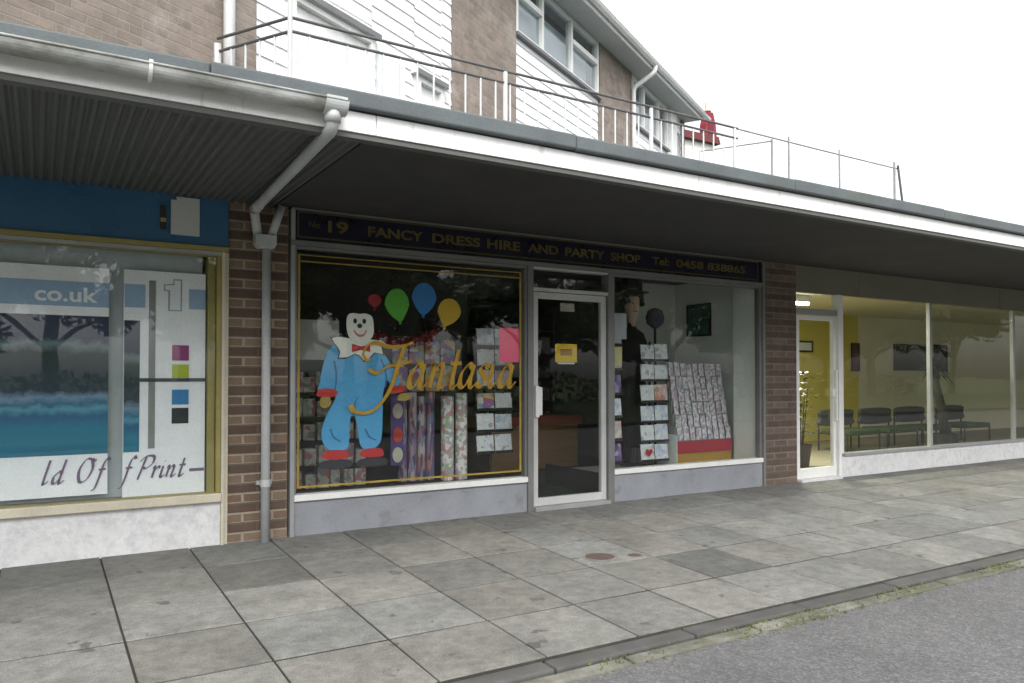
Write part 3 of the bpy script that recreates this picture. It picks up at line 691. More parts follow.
wl.pen([(2.71, 1.535), (2.66, 1.40), (2.60, 1.22), (2.53, 1.09), (2.44, .995), (2.34, .962), (2.25, .985), (2.225, 1.03)], yL, WW, 20, .5)
wl.pen([(2.38, 1.33), (2.46, 1.30), (2.55, 1.355), (2.68, 1.375), (2.77, 1.405)], yL, WW*.7, 60, .45)
for ch, x in (('a', 2.72), ('n', 2.92), ('t', 3.115), ('a', 3.215), ('s', 3.40), ('i', 3.53), ('a', 3.63)): glyph(wl, ch, x, 1.172, .208, yL, WW*1.2, .2)
o = wl.build('window_lettering', m_gold); solo(o, 'gold script lettering across the shop window glass', 'lettering')
o = MB().box(3.668, 3.899, .008, .011, 1.405, 1.724).build('pink_notice', m_pink); solo(o, 'bright pink paper notice taped inside the window corner', 'notice')
ys = thing('yellow_notice', 'yellow notice hung inside the glass shop door', 'notice', (4.43, .012, 1.39))
MB().box(4.30, 4.56, .010, .014, 1.41, 1.59).build('sheet', m_yel, ys); MB().box(4.36, 4.50, .009, .0098, 1.475, 1.54).build('print_block', solid('orange_print', (.35, .17, .02)), ys); MB().box(4.33, 4.53, .010, .014, 1.392, 1.407).build('edge_strip', m_paper, ys)
o = MB().box(4.36, 4.53, .010, .013, 1.91, 1.99).build('door_sticker', M('pinkish_sticker', (.42, .36, .34), .5, .3, 18)); solo(o, 'pale square sticker at the top of the glass door', 'sticker')

# ---- stock in window 1
o = MB().box(1.80, 2.33, .60, .62, 1.42, 1.775).build('white_board', m_paper); solo(o, 'blank white display board behind the clown head', 'board')
su = thing('shelf_unit', 'dark shelf unit stocked with small packets behind the clown', 'shelf', (2.15, .8, .27))
shz = [.275, .48, .70, .91, 1.13, 1.345]
for z in shz: MB().box(1.77, 2.62, .60, .92, z-.015, z).build('shelf', m_black, su)
MB().box(1.77, 2.62, .922, .94, .26, 1.36).build('back_panel', m_black, su)
rp = random.Random(11)
pc = MB().box(-.055, .055, -.05, .05, 0, .165).build('packet', m_pack, bevel=.004)
first = True
rows = ['bottom', 'second lowest', 'third lowest', 'fourth lowest', 'fifth lowest']
for j, z in enumerate(shz[:5]):
    for i in range(7):
        o = pc if first else pc.copy()
        if not first: C.objects.link(o)
        first = False
        o.location = (1.835+.118*i, .665+rp.uniform(-.02, .02), z+.0005); o.scale = (rp.uniform(.8, 1.02), 1, rp.uniform(.75, 1.12)); o.rotation_euler = (0, rp.uniform(-.03, .03), rp.uniform(-.12, .12))
        tag(o, f'small printed packet, {ORD[i]} from the left on the {rows[j]} shelf behind the clown', 'packet', 'packets on the dark shelf unit')
def bowl(cx, cy, z, col, lab):
    pass
# hanging strip of badge packs
st = thing('badge_strip', 'purple hanging strip of three badge packs beside the clown leg', 'display strip', (2.81, .4, .46))
MB().box(2.75, 2.875, .40, .408, .46, 1.10).build('backing', M('purple_card', (.09, .04, .20), .5), st)
for z, c, nm in ((.955, (.50, .42, .36), 'cream'), (.735, (.50, .06, .04), 'red'), (.555, (.55, .55, .42), 'pale green')):
    o = MB().prism([(2.815+.05*math.cos(a*.4488), z+.07*math.sin(a*.4488)) for a in range(14)], .39, .399).build('badge', solid('badge_'+nm.replace(' ', '_'), c, .4, .25), st); o['label'] = nm+' badge'
# rolls of wrapping paper stood upright
def roll(x, y, z0, z1, r, mt, lab):
    t = MB(); t.lathe([(r*.5, z0), (r, z0+.004), (r, z1-.004), (r*.8, z1), (r*.5, z1-.004)], x, y, 16)
    o = t.build('wrapping_paper_roll', mt, smooth=False); solo(o, lab, 'wrapping paper', 'rolls of wrapping paper stood in the window')
roll(3.375, .5, .272, 1.08, .062, m_wrapw, 'white flowery wrapping paper roll, left of the two pale rolls')
roll(3.525, .5, .272, 1.11, .060, m_wrapw, 'white flowery wrapping paper roll, right of the two pale rolls')
for k, x in enumerate((2.96, 3.06, 3.155, 3.25)): roll(x, .62, .272, 1.08+.04*(k % 2), .043, m_wrapd, f'dark purple wrapping paper roll, {ORD[k]} of the dark rolls from the left')
# hanging packets above
k = 0
for j, z in enumerate((1.12, 1.40)):
    for i in range(4):
        x = 2.98+.175*i
        hh = rp.uniform(.22, .27); o = MB().prism([(x, z), (x+.16, z), (x+.16, z+hh-.03), (x+.10, z+hh), (x+.06, z+hh), (x, z+hh-.03)], .90, .925).build('party_packet', m_packc, bevel=.006); k += 1
        solo(o, f'bright party packet hanging {ORD[i]} from left in the {"upper" if j else "lower"} row behind the lettering', 'packet', 'party packets hung behind the lettering')
pb = thing('packet_rack', 'slim black rack holding bright party packets behind the lettering', 'rack', (3.34, .94, .27))
MB().box(2.97, 3.70, .955, .975, .275, 1.72).build('panel', m_black, pb)
for z in (1.395, 1.665): MB().tube([(2.98, .935, z), (3.69, .935, z)], .006, 6).build('rod', m_alud, pb)
ga = MB(); rgl = random.Random(4)
for q in range(420):
    u = rgl.random(); x = 2.45+.75*u; z = 1.70-.12*math.sin(u*math.pi)+rgl.gauss(0, .02); y = .35+rgl.gauss(0, .02); a = rgl.uniform(0, 6.28); w = .012
    ga.quad((x-w*math.cos(a), y, z-w*math.sin(a)), (x+w*math.sin(a), y-.008, z-w*math.cos(a)), (x+w*math.cos(a), y, z+w*math.sin(a)), (x-w*math.sin(a), y+.008, z+w*math.cos(a)))
o = ga.build('tinsel_garland', solid('tinsel_red', (.22, .02, .025), .3)); solo(o, 'dark red tinsel garland looped under the balloons', 'garland')

# ---- greeting cards in spinners and racks
def cardmesh(name, mt, w, h): 
    return MB().box(-w/2, w/2, -.002, .002, 0, h).build(name, mt, bevel=0)
def spinner(lab, cx, cy, z0, rowsz, cols, cw, ch, gap, where, rowmats, angy=0.):
    t = thing('card_spinner', lab, 'card rack', (cx, cy, z0), 'wire card spinners in the windows')
    top = rowsz[-1]+ch+.02
    MB().tube([(cx, cy+.09, z0), (cx, cy+.09, top)], .014, 8).build('pole', m_black, t)
    MB().lathe([(.16, z0), (.16, z0+.012), (.03, z0+.03)], cx, cy+.09, 18).build('base', m_black, t)
    names = {0: 'bottom'}
    n = len(rowsz)
    for j, z in enumerate(rowsz):
        rn = 'bottom' if j == 0 else 'top' if j == n-1 else ORD[n-1-j]+' from top'
        for i in range(cols):
            x = cx+(i-(cols-1)/2)*(cw+gap)
            m = MB(); m.box(x-cw/2-.004, x+cw/2+.004, cy-.012, cy+.03, z-.008, z-.003); m.box(x-cw/2-.004, x+cw/2+.004, cy-.012, cy-.009, z-.003, z+.02)
            m.tube([(x-cw/2-.006, cy+.008, z-.006), (x-cw/2-.006, cy+.03, z+ch)], .003, 5); m.build('pocket', m_black, t)
            mt, nm = rowmats[(j*cols+i) % len(rowmats)]
            o = cardmesh('greeting_card', mt, cw, ch*random.uniform(.9, 1)); o.location = (x, cy, z); o.rotation_euler = (R(-6), R(random.uniform(-1.5, 1.5)), 0)
            cn = ['left', 'right'] if cols == 2 else ['left', 'middle', 'right'] if cols == 3 else ['single']
            tag(o, f'{nm} card, {rn} row {cn[i]} in {where}', 'greeting card', 'greeting cards in the window spinners')
W_, B_, P_, O_ = (m_cardw, 'white'), (m_cardb, 'pale blue'), (m_cardp, 'purple'), (m_cardo, 'pinkish')
spinner('wire card spinner of pale cards below the pink notice', 3.86, .42, .272, [.52, .73, .94, 1.16, 1.36, 1.56], 2, .19, .185, .015, 'the spinner near the pink notice', [W_, W_, W_, B_, (m_packc, 'colourful'), W_, B_, O_, W_, B_, B_, W_])
spinner('narrow wire card spinner just right of the shop door', 5.20, .22, .20, [.36, .60, .84, 1.08, 1.34, 1.60], 1, .205, .215, 0, 'the narrow spinner by the door', [P_, O_, B_, P_, (m_cardw, 'white'), B_])
o = MB().box(5.10, 5.20, .09, .095, 1.38, 1.58).build('yellow_slip', solid('pale_yellow_card', (.62, .58, .28))); solo(o, 'pale yellow card slip near the top of the narrow spinner', 'card')
o = MB().box(5.09, 5.27, .10, .104, 1.66, 1.93).build('pale_poster', solid('pale_lilac', (.48, .47, .55), .5, .2)); solo(o, 'pale lilac poster above the narrow card spinner', 'poster')
spinner('wire card spinner with six rows of white cards by the right window', 6.02, .5, .20, [.31, .53, .75, .98, 1.22, 1.45], 2, .195, .20, .012, 'the six row spinner', [(m_cardw, 'heart printed'), B_, W_, B_, B_, B_, W_, O_, W_, B_, W_, W_])
o = MB().prism([(0, -.05), (.05, .0), (.045, .035), (.02, .04), (0, .02), (-.02, .04), (-.045, .035), (-.05, 0)], -.001, .0).build('heart_sticker', m_red)
o.location = (5.92, .484, .41); tag(o, 'red heart sticker on the lowest left card of the six row spinner', 'sticker')
# wide sloping card rack
rk = thing('card_display', 'wide sloping card display on a red and ochre plinth', 'card rack', (6.73, .55, .2))
MB().box(6.28, 7.17, .42, .75, .202, .29).build('plinth', m_ochre, rk)
MB().box(6.28, 7.17, .422, .75, .292, .38).build('brown_board', M('brown_plinth', (.42, .25, .05), .5), rk)  # middle plinth board in its own brown
MB().box(6.28, 7.17, .41, .75, .382, .52).build('top_board', m_redp, rk)
MB().box(6.27, 6.278, .41, .75, .202, .6).build('end_panel', m_wallp, rk)
for j in range(6): MB().box(6.28, 7.17, .425+.03*j, .452+.03*j, .522, .535+.15*j).build('step', m_wallg, rk)
cf = None
for j in range(6):
    for i in range(9):
        x = 6.335+.097*i
        if cf is None: cf = cardmesh('greeting_card', m_carda, .09, .15); o = cf
        else:
            o = cf.copy(); C.objects.link(o)
        o.location = (x+random.uniform(-.004, .004), .42+.03*j-.004, .53+.15*j); o.rotation_euler = (R(-7), R(random.uniform(-3, 3)), 0); o.scale = (random.uniform(.8, 1), 1, random.uniform(.85, 1.08))
        rn = ['bottom', 'second lowest', 'third lowest', 'third highest', 'second highest', 'top'][j]
        tag(o, f'small printed greeting card, {ORD[i]} from left in the {rn} row of the sloping display', 'greeting card', 'greeting cards on the sloping display')
pf = thing('framed_picture', 'dark green framed picture high on the pale side wall behind the right window', 'picture', (7.31, 1.1, 1.79))
MB().box(7.30, 7.328, .89, .91, 1.79, 2.21).box(7.30, 7.328, 1.29, 1.31, 1.79, 2.21).box(7.30, 7.328, .91, 1.29, 1.79, 1.81).box(7.30, 7.328, .91, 1.29, 2.19, 2.21).build('frame', m_black, pf)
MB().box(7.312, 7.328, .912, 1.288, 1.812, 2.188).build('canvas', M('green_canvas', (.05, .13, .11), .6, .5, 5), pf)
# mannequin with black curly wig and hat
mn = thing('mannequin', 'costume mannequin in dark clothes wearing a black hat in the window', 'mannequin', (6.11, 1.0, .03))
mx, my = 6.11, 1.0
m = MB(); m.lathe([(.05, 1.70), (.055, 1.76), (.06, 1.80), (.085, 1.86), (.095, 1.93), (.10, 2.0), (.095, 2.06), (.06, 2.11)], mx, my, 20, .85, 1)
m.lathe([(.004, 1.955), (.016, 1.93), (.02, 1.915), (.006, 1.91)], mx-.03, my-.095, 8)
m.build('head', m_skin, mn, smooth=True)
m = MB()
for dx in (-.065, .005): m.lathe([(.002, 1.965), (.012, 1.975), (.002, 1.985)], mx+dx, my-.09, 8)
m.box(mx-.065, mx+.005, my-.097, my-.085, 1.875, 1.885); m.build('painted_features', m_ol, mn)
m = MB(); rw = random.Random(8)
for q in range(260):
    a = rw.uniform(0, 6.28); v = rw.uniform(-.2, 1); rr = .125; 
    if math.sin(a) < -.55 and v < .55: continue
    c = Vector((mx+rr*math.cos(a)*math.sqrt(1-v*v*.6), my+rr*math.sin(a)*math.sqrt(1-v*v*.6), 2.0+v*.13)); s_ = rw.uniform(.018, .032)
    k0 = len(m.v); m.lathe([(s_*.3, c.z-s_), (s_, c.z-s_*.4), (s_, c.z+s_*.4), (s_*.3, c.z+s_)], c.x, c.y, 6)
m.build('wig', m_black, mn)
m = MB(); m.lathe([(.20, 2.10), (.21, 2.11), (.125, 2.13), (.125, 2.27), (.10, 2.29)], mx, my, 24); m.build('hat', m_black, mn)
m = MB(); m.lathe([(.11, .25), (.16, .6), (.19, .95), (.15, 1.15), (.18, 1.35), (.20, 1.50), (.15, 1.62), (.06, 1.68), (.05, 1.74)], mx, my, 20, 1.05, .7); m.build('costume', m_dark, mn, smooth=True)
m = MB(); m.lathe([(.16, .03), (.16, .045), (.02, .06), (.018, .26)], mx, my, 18); m.build('stand', m_alud, mn); mn.location.z += .171
wg = thing('wig_stand', 'purple grey wig on a stand right of the mannequin hat', 'wig', (6.475, 1.0, .2))
MB().tube([(6.475, 1.0, .2), (6.475, 1.0, 1.88)], .016, 8).build('pole', m_black, wg); MB().lathe([(.03, 1.86), (.10, 1.92), (.115, 2.0), (.09, 2.08), (.03, 2.11)], 6.475, 1.0, 18).build('wig', M('purple_wig', (.10, .08, .13), .9, .4, 30, bmp=.8), wg, smooth=True)
# counter and shelves seen through the door
ct = thing('shop_counter', 'brown shop counter with dark red top edge inside the door', 'counter', (5.9, 2.7, .03))
MB().box(5.0, 6.4, 2.5, 3.1, .035, .62).build('front_panel', m_wood, ct); MB().box(4.97, 6.45, 2.46, 3.1, .622, .74).build('top', m_redp, ct)
bs = thing('back_shelving', 'tall grey shelving full of packets along the back of the shop', 'shelf', (6.5, 4.4, .03))
for k in range(6): MB().box(3.6, 7.3, 4.35, 4.75, .1+.38*k, .12+.38*k).build('shelf', m_alud, bs)
for x in (3.6, 4.85, 6.1, 7.27): MB().box(x, x+.03, 4.36, 4.75, .03, 2.3).build('upright', m_alud, bs)
bx = None; rb = random.Random(21)
for k in range(5):
    for i in range(20):
        if bx is None: o = bx = MB().box(-.075, .075, -.09, .09, 0, .26).build('stock_box', print_mat('stock_print', [(.42, .42, .45), (.66, .64, .66), (.28, .26, .30), (.5, .42, .34), (.75, .75, .78)], 8))
        else: o = bx.copy(); C.objects.link(o)
        o.location = (3.74+.18*i, 4.5, .1205+.38*k); o.scale = (1, 1, rb.uniform(.6, 1.2))
        tag(o, 'grey printed stock box on the back shelving inside the shop', 'box', 'stock boxes on the back shelving')
o = MB().box(4.1, 5.2, .25, 1.2, .031, .042).build('door_mat', M('dark_mat', (.03, .04, .04), .95, .2, 30)); solo(o, 'dark mat on the floor inside the shop door', 'mat')
db = thing('price_ticket_strip', 'strip of white price tickets inside the door edge', 'tickets', (4.18, .2, .5))
MB().box(4.13, 4.21, .20, .204, .50, .98).build('strip', m_dark, db)
for z in (.55, .66, .78): MB().box(4.135, 4.205, .196, .1995, z, z+.085).build('ticket', m_cardw, db)

# ------------------------------------------------------------------ waiting room (right)
wr = thing('waiting_room_shop', 'waiting room shop front with white stall riser and mustard walls', 'shop', (12, 0, 0))
m = MB(); m.box(7.802, 9.05, -.02, .05, 2.30, ZS); m.box(9.056, 12.5, -.02, .05, 2.30, ZS); m.box(12.506, 18, -.02, .05, 2.30, ZS); m.build('fascia_board', m_board3, wr)
m = MB(); m.ring(7.815, 8.565, .03, 2.02, .055, -.02, .03, .055, .12); d3 = m.build('door', m_white, wr, bevel=.004)
pane(7.871, 8.509, .151, 1.964, d3, m_glass3)
m = MB(); m.box(8.44, 8.50, -.06, -.022, 1.02, 1.12); m.box(8.515, 8.545, -.06, -.022, .72, 1.35); m.build('handle', m_white, d3)
m = MB(); m.box(7.802, 8.58, -.03, .04, 2.03, 2.10); m.build('door_head', m_alu, wr)
m = MB(); m.box(7.802, 8.58, -.10, .06, -.05, .028); m.build('step', m_marble, wr)
fr = MB().box(7.81, 8.575, .0, .01, 2.102, 2.298).build('transom', m_glass3, wr)
m = MB(); m.box(8.582, 8.63, -.05, .05, -.03, 2.298); m.box(8.632, 8.70, -.03, .04, .30, 2.298); m.build('door_post', m_white, wr)
m = MB(); m.box(8.632, 18, -.03, .06, -.05, .262); m.build('stall_riser', m_marble, wr)
m = MB(); m.box(8.702, 18, -.05, .06, .264, .30); m.build('sill', m_alu, wr)
for a, b in ((8.702, 10.635), (10.70, 12.9), (12.96, 15.2), (15.26, 18)):
    m = MB(); m.box(b+.002, b+.058, -.02, .03, .302, 2.298); w = m.build('window', m_alud if a > 10.7 else m_alu, wr)
    pane(a, b, .302, 2.296, w, m_glass3)
m = MB(); m.box(7.67, 22, .061, 4.0, -.05, .02); m.build('floor', m_lino, wr)
m = MB(); m.box(7.9, 14.3, 3.6, 3.7, 0, 2.55); o = m.build('back_wall', m_must, wr); o['label'] = 'mustard yellow wall'
m = MB(); m.box(14.302, 22, 3.6, 3.7, 0, 2.55); o = m.build('back_wall', m_beige, wr); o['label'] = 'beige wall'
m = MB(); m.box(21.9, 22, .06, 3.6, 0, 2.55); m.build('side_wall', m_beige, wr)
m = MB(); m.box(7.67, 22, .052, 3.7, 2.5, 2.56); m.build('ceiling', m_beige, wr)
lt = thing('strip_light', 'lit fluorescent strip light on the waiting room ceiling', 'light', (10.0, 1.6, 2.45))
m, nt, b = newmat('lit_tube'); b.inputs['Emission Color'].default_value = (1, .97, .85, 1); b.inputs['Emission Strength'].default_value = 9
MB().box(8.82, 10.0, 1.47, 1.55, 2.36, 2.395).build('tube', m, lt); MB().box(8.80, 10.02, 1.46, 1.56, 2.397, 2.498).build('housing', m_white, lt)
L = bpy.data.lights.new('strip_lamp', 'AREA'); L.shape = 'RECTANGLE'; L.size = 1.2; L.size_y = .12; L.energy = 60; L.color = (1, .95, .8)
lo = bpy.data.objects.new('strip_lamp', L); C.objects.link(lo); lo.location = (9.41, 1.51, 2.35); lo.parent = None
# chairs
ch = thing('waiting_chair', '', 'chair', (0, 0, .02), 'chairs along the waiting room wall')
m_seat = M('green_seat', (.028, .055, .014), .8, .15, 10); m_back = M('grey_backrest', (.045, .045, .05), .8, .15, 10)
m = MB(); m.box(-.36, .36, -.30, .24, .28, .37); m.build('seat', m_seat, ch, local=True, bevel=.02)
m = MB(); m.prism(blob([(-.35, .42), (.35, .42), (.37, .55), (.33, .68), (-.33, .68), (-.37, .55)], 4), .22, .28); m.build('backrest', m_back, ch, local=True, bevel=.01)
for sx in (-1, 1):
    for sy in (-1, 1):
        m = MB(); m.tube([(sx*.37, sy*.27, .0), (sx*.37, sy*.27, .33 if sy < 0 else .60)], .014, 8); m.build('leg', m_black, ch, local=True)
m = MB(); m.tube([(-.37, -.27, .30), (.37, -.27, .30), (.37, .27, .30), (-.37, .27, .30), (-.37, -.27, .30)], .014, 6); m.build('frame', m_black, ch, local=True)
for i, (x, y, lab) in enumerate(((12.8, 2.0, 'grey backed waiting chair seen in the middle of the pane, left of the mullion pair'), (13.85, 2.0, 'grey backed waiting chair beside the window mullion, under the dark picture'), (11.7, 2.0, 'grey backed waiting chair just right of the white door frame'), (15.2, 2.0, 'grey backed waiting chair beyond the window mullion'))):
    o = ch if i == 0 else copy_tree(ch)
    o.location = (x, y, .02); o['label'] = lab; o.scale = (1.18, 1, 1.0)
    if i == 4: o.rotation_euler = (0, 0, R(20))
def wallpic(x0, x1, z0, z1, mt, lab, y=3.59):
    t = thing('wall_picture', lab, 'picture', ((x0+x1)/2, y, z0), 'dark pictures on the waiting room wall')
    MB().ring(x0, x1, z0, z1, .03, y-.03, y).build('frame', m_black, t); MB().box(x0+.03, x1-.03, y-.02, y-.001, z0+.03, z1-.03).build('canvas', mt, t)
wallpic(15.5, 16.75, 1.40, 1.96, M('dark_canvas', (.035, .035, .03), .5, .5, 3), 'wide dark picture on the beige waiting room wall')
wallpic(17.0, 17.5, 1.38, 1.98, M('dark_canvas_two', (.03, .028, .03), .5, .5, 3), 'narrow dark picture beyond the window mullion')
wallpic(14.05, 14.30, 1.38, 1.95, M('dark_red_canvas', (.12, .03, .03), .5, .4, 3), 'dark red picture by the white door frame')
nt_ = thing('door_notice', 'small white notice in a dark frame on the mustard wall', 'notice', (12.4, 3.58, 1.7))
MB().ring(12.25, 12.85, 1.74, 1.96, .035, 3.57, 3.595).build('frame', m_black, nt_); MB().box(12.285, 12.815, 3.58, 3.594, 1.775, 1.925).build('sheet', m_paper, nt_)
pp = thing('potted_plant', 'bushy dark plant in a pot inside the waiting room door', 'plant', (9.05, .9, .02))
MB().lathe([(.11, .02), (.15, .32), (.16, .33), (.14, .33), (.13, .28)], 9.05, .9, 18).build('pot', m_iron, pp)
m = MB(); rq = random.Random(6)
for q in range(200):
    a = rq.uniform(0, 6.28); h_ = rq.uniform(.45, 1.32); rr = rq.uniform(.02, .26); c = Vector((9.05+rr*math.cos(a), .9+rr*math.sin(a), h_)); l = rq.uniform(.06, .11); w_ = l*.35
    d = Vector((math.cos(a), math.sin(a), rq.uniform(-.4, .6))).normalized(); s_ = d.cross(Vector((0, 0, 1))).normalized()*w_
    m.quad(c, c+d*l*.5+s_, c+d*l, c+d*l*.5-s_)
m.build('foliage', m_plant, pp)
m = MB()
for q in range(5): a = q*1.3; m.tube([(9.05+.03*math.cos(a), .9+.03*math.sin(a), .28), (9.05+.1*math.cos(a), .9+.1*math.sin(a), 1.1)], [.01, .004], 6)
m.build('stem', m_bark, pp)
yp = thing('yucca_plant', 'leaning dark trunked yucca in a pot beyond the window mullion', 'plant', (12.1, .6, .02))
MB().lathe([(.14, .02), (.19, .36), (.20, .38), (.18, .38), (.17, .33)], 12.1, .6, 18).build('pot', m_black, yp)
MB().tube([(12.1, .6, .33), (12.02, .6, .75), (11.86, .6, 1.12), (11.80, .6, 1.45)], [.075, .065, .06, .05], 12).build('trunk', M('dark_yucca_bark', (.03, .027, .022), .95, .4, 25, bmp=.8), yp, smooth=True)
m = MB()
for q in range(46):
    a = rq.uniform(0, 6.28); c = Vector((11.8, .6, rq.uniform(1.35, 1.5))); d = Vector((math.cos(a)*.8, math.sin(a)*.5, rq.uniform(-.5, .7))).normalized(); l = rq.uniform(.25, .42); s_ = d.cross(Vector((0, 0, 1))).normalized()*.018
    k1 = c+d*l*.5; k2 = c+d*l-Vector((0, 0, l*.25)); m.quad(c-s_*.6, c+s_*.6, k1+s_, k1-s_); m.quad(k1-s_, k1+s_, k2, k2)
m.f = [tuple(f) if f[2] != f[3] else f[:3] for f in m.f]; m.build('foliage', m_plant, yp)
m = MB(); m.box(7.9, 22.1, 3.72, 9, -.3, 2.6); m.box(-3.4, 7.9, 4.92, 9, -.3, 2.6)
o = m.build('parade_rear', m_brickup); solo(o, 'brick rear part of the shop parade behind the shops', 'building')

# ------------------------------------------------------------------ flats above, set at an angle to the shops
UX, UY = 1.177, .723
RZ = math.atan2(.481, .8767)
fb = thing('flats_block', 'angled block of brick and white boarded flats above the shops', 'building', (UX, UY, 2.8), rz=RZ)
ZB = -2.8   # local z of world 0
def Z(z): return z+ZB
def lp(name, mb, mt, parent=fb, **k): return mb.build(name, mt, parent, local=True, **k)
DK = 2.78; EV = 7.25
lp('brick_wall', MB().box(-4.6, .572, 0, .3, Z(DK), Z(EV)), m_brickup)
def cladding(s0, s1, z0, z1, pitch=.16):
    m = MB(); z = z0
    m.box(s0, s1, .021, .3, Z(z0), Z(z1))
    while z < z1-.01:
        zt = min(z+pitch, z1)
        i = len(m.v); m.v += [(s0, .0, Z(z)), (s1, .0, Z(z)), (s1, .014, Z(zt)), (s0, .014, Z(zt)), (s0, .020, Z(z)), (s1, .020, Z(z))]
        m.f += [(i, i+1, i+2, i+3), (i, i+4, i+5, i+1)]; z += pitch
    return m
def openings(s0, s1, z0, z1, holes):
    """boarding panels round rectangular openings"""
    ms = MB(); xs = sorted({s0, s1, *[h[0] for h in holes], *[h[1] for h in holes]})
    for a, b in zip(xs, xs[1:]):
        hs = sorted([h for h in holes if h[0] <= a+1e-6 and h[1] >= b-1e-6], key=lambda h: h[2]); z = z0
        for h in hs:
            if h[2] > z+.01: q = cladding(a, b, z, h[2]); k = len(ms.v); ms.v += q.v; ms.f += [tuple(k+i for i in f) for f in q.f]
            z = h[3]
        if z1 > z+.01: q = cladding(a, b, z, z1); k = len(ms.v); ms.v += q.v; ms.f += [tuple(k+i for i in f) for f in q.f]
    return ms
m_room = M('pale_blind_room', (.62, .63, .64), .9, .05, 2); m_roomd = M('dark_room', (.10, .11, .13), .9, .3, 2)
def upwin(s0, s1, z0, z1, mull, toplights, parent=fb, blind=.78):
    m = MB(); m.ring(s0, s1, Z(z0), Z(z1), .06, -.02, .08)
    for x in mull: m.box(x-.035, x+.035, -.02, .08, Z(z0)+.06, Z(z1)-.06)
    for a, b in toplights: m.box(a+.001, b-.001, -.03, .07, Z(z1)-.42, Z(z1)-.34)
    w = lp('window', m, m_white)
    lp('pane', MB().box(s0+.06, s1-.06, .03, .036, Z(z0)+.06, Z(z1)-.06), m_upglass, w)
    lp('sill', MB().box(s0-.03, s1+.03, -.07, .05, Z(z0)-.05, Z(z0)-.002), m_shadow_line, w)  # sill coloured dark to draw the shadow line under the window
    lp('blind', MB().box(s0+.06, s1-.06, .20, .21, Z(z0)+.06, Z(z0)+(z1-z0)*blind), m_room, w)
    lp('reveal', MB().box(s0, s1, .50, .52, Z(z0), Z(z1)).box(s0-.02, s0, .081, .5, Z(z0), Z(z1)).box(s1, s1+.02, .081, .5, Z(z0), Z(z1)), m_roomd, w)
def updoor(s0, s1, z1, lab):
    m = MB(); m.ring(s0, s1, Z(DK), Z(z1), .07, -.05, .06); d = lp('door', m, m_white); d['label'] = lab
    lp('leaf', MB().box(s0+.07, s1-.07, .01, .05, Z(DK)+.07, Z(z1)-.07), M('offwhite_door', (.80, .80, .80), .5), d)
    lp('letter_flap', MB().box((s0+s1)/2-.13, (s0+s1)/2+.13, -.006, .009, Z(DK)+1.0, Z(DK)+1.06), m_alu, d)
    lp('hood', MB().box(s0-.06, s1+.06, -.08, .03, Z(z1)+.002, Z(z1)+.05), m_white, d)
    lp('hood_shadow_line', MB().box(s0-.06, s1+.06, -.093, -.081, Z(z1)-.006, Z(z1)+.056), m_shadow_line, d)  # dark strip painting the shade line along the hood
# first bay
lp('boarding', openings(.575, 3.725, DK, EV, [(.95, 2.18, DK, 4.95), (2.95, 3.50, DK, 4.83)]), m_clad)
updoor(.95, 2.18, 4.95, 'wide white door'); updoor(2.95, 3.50, 4.83, 'narrow white door')
lp('window_board', MB().box(2.25, 2.72, -.04, .0, Z(DK), Z(4.84)), M('pale_infill', (.70, .74, .78), .4))
lp('brick_wall', MB().box(3.73, 5.34, -.03, .3, Z(DK), Z(EV)), m_brickup)
# second bay
lp('boarding', openings(5.345, 8.375, DK, EV, [(5.36, 8.36, 6.27, 7.24)]), m_clad)
upwin(5.36, 8.36, 6.27, 7.24, (6.2, 7.25), ((5.42, 6.165), (7.285, 8.3)))
lp('brick_wall', MB().box(8.38, 9.95, -.03, .3, Z(DK), Z(EV)), m_brickup)
# third bay
lp('boarding', openings(9.955, 12.30, DK, EV, [(10.05, 12.2, 6.30, 7.24)]), m_clad)
upwin(10.05, 12.2, 6.30, 7.24, (10.7, 11.6), ())
lp('pilaster', MB().box(12.305, 12.75, -.06, .3, Z(DK), Z(EV)), m_white)
lp('boarding', openings(12.755, 13.2, DK, EV, [(12.8, 13.15, DK, 6.9)]), m_clad)
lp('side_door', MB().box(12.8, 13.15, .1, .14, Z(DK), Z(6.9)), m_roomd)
lp('brick_wall', MB().box(13.205, 13.4, -.03, .3, Z(DK), Z(EV)), m_brickup)
lp('gable_wall', MB().box(13.1, 13.4, .305, 7, Z(DK), Z(EV)), m_brickup)
lp('rear_wall', MB().box(-4.6, 13.09, 7, 7.2, Z(DK), Z(EV)), m_brickup)
lp('eaves_soffit', MB().box(-4.6, 13.45, -.42, .31, Z(EV)+.003, Z(EV)+.03), M('grey_soffit', (.42, .43, .42), .7, .06, 1))
lp('eaves_fascia', MB().box(-4.6, 13.45, -.445, -.422, Z(EV)-.01, Z(EV)+.15), m_white)
m = MB(); rz0 = Z(EV)+.15
m.v += [(-4.7, -.53, rz0), (13.5, -.53, rz0), (13.5, 3.4, rz0+1.9), (-4.7, 3.4, rz0+1.9), (-4.7, 7.3, rz0), (13.5, 7.3, rz0), (-4.7, -.53, rz0-.03), (13.5, -.53, rz0-.03)]
m.f += [(0, 1, 2, 3), (3, 2, 5, 4), (0, 6, 7, 1), (1, 5, 2), (0, 3, 4)]
lp('roof', m, m_tile)
gt = MB(); yc2, zc2, r2 = -.505, Z(EV)+.10, .058
for k in range(10):
    a0 = math.pi+math.pi*k/10; a1 = a0+math.pi/10
    gt.quad(*[(x, yc2+r2*math.cos(a), zc2+r2*math.sin(a)) for a, x in ((a0, -4.6), (a1, -4.6), (a1, 13.75), (a0, 13.75))])
gt.tube([(-4.6, yc2-r2, zc2), (13.45, yc2-r2, zc2)], .008, 6)
lp('gutter', gt, m_pipew, smooth=True)
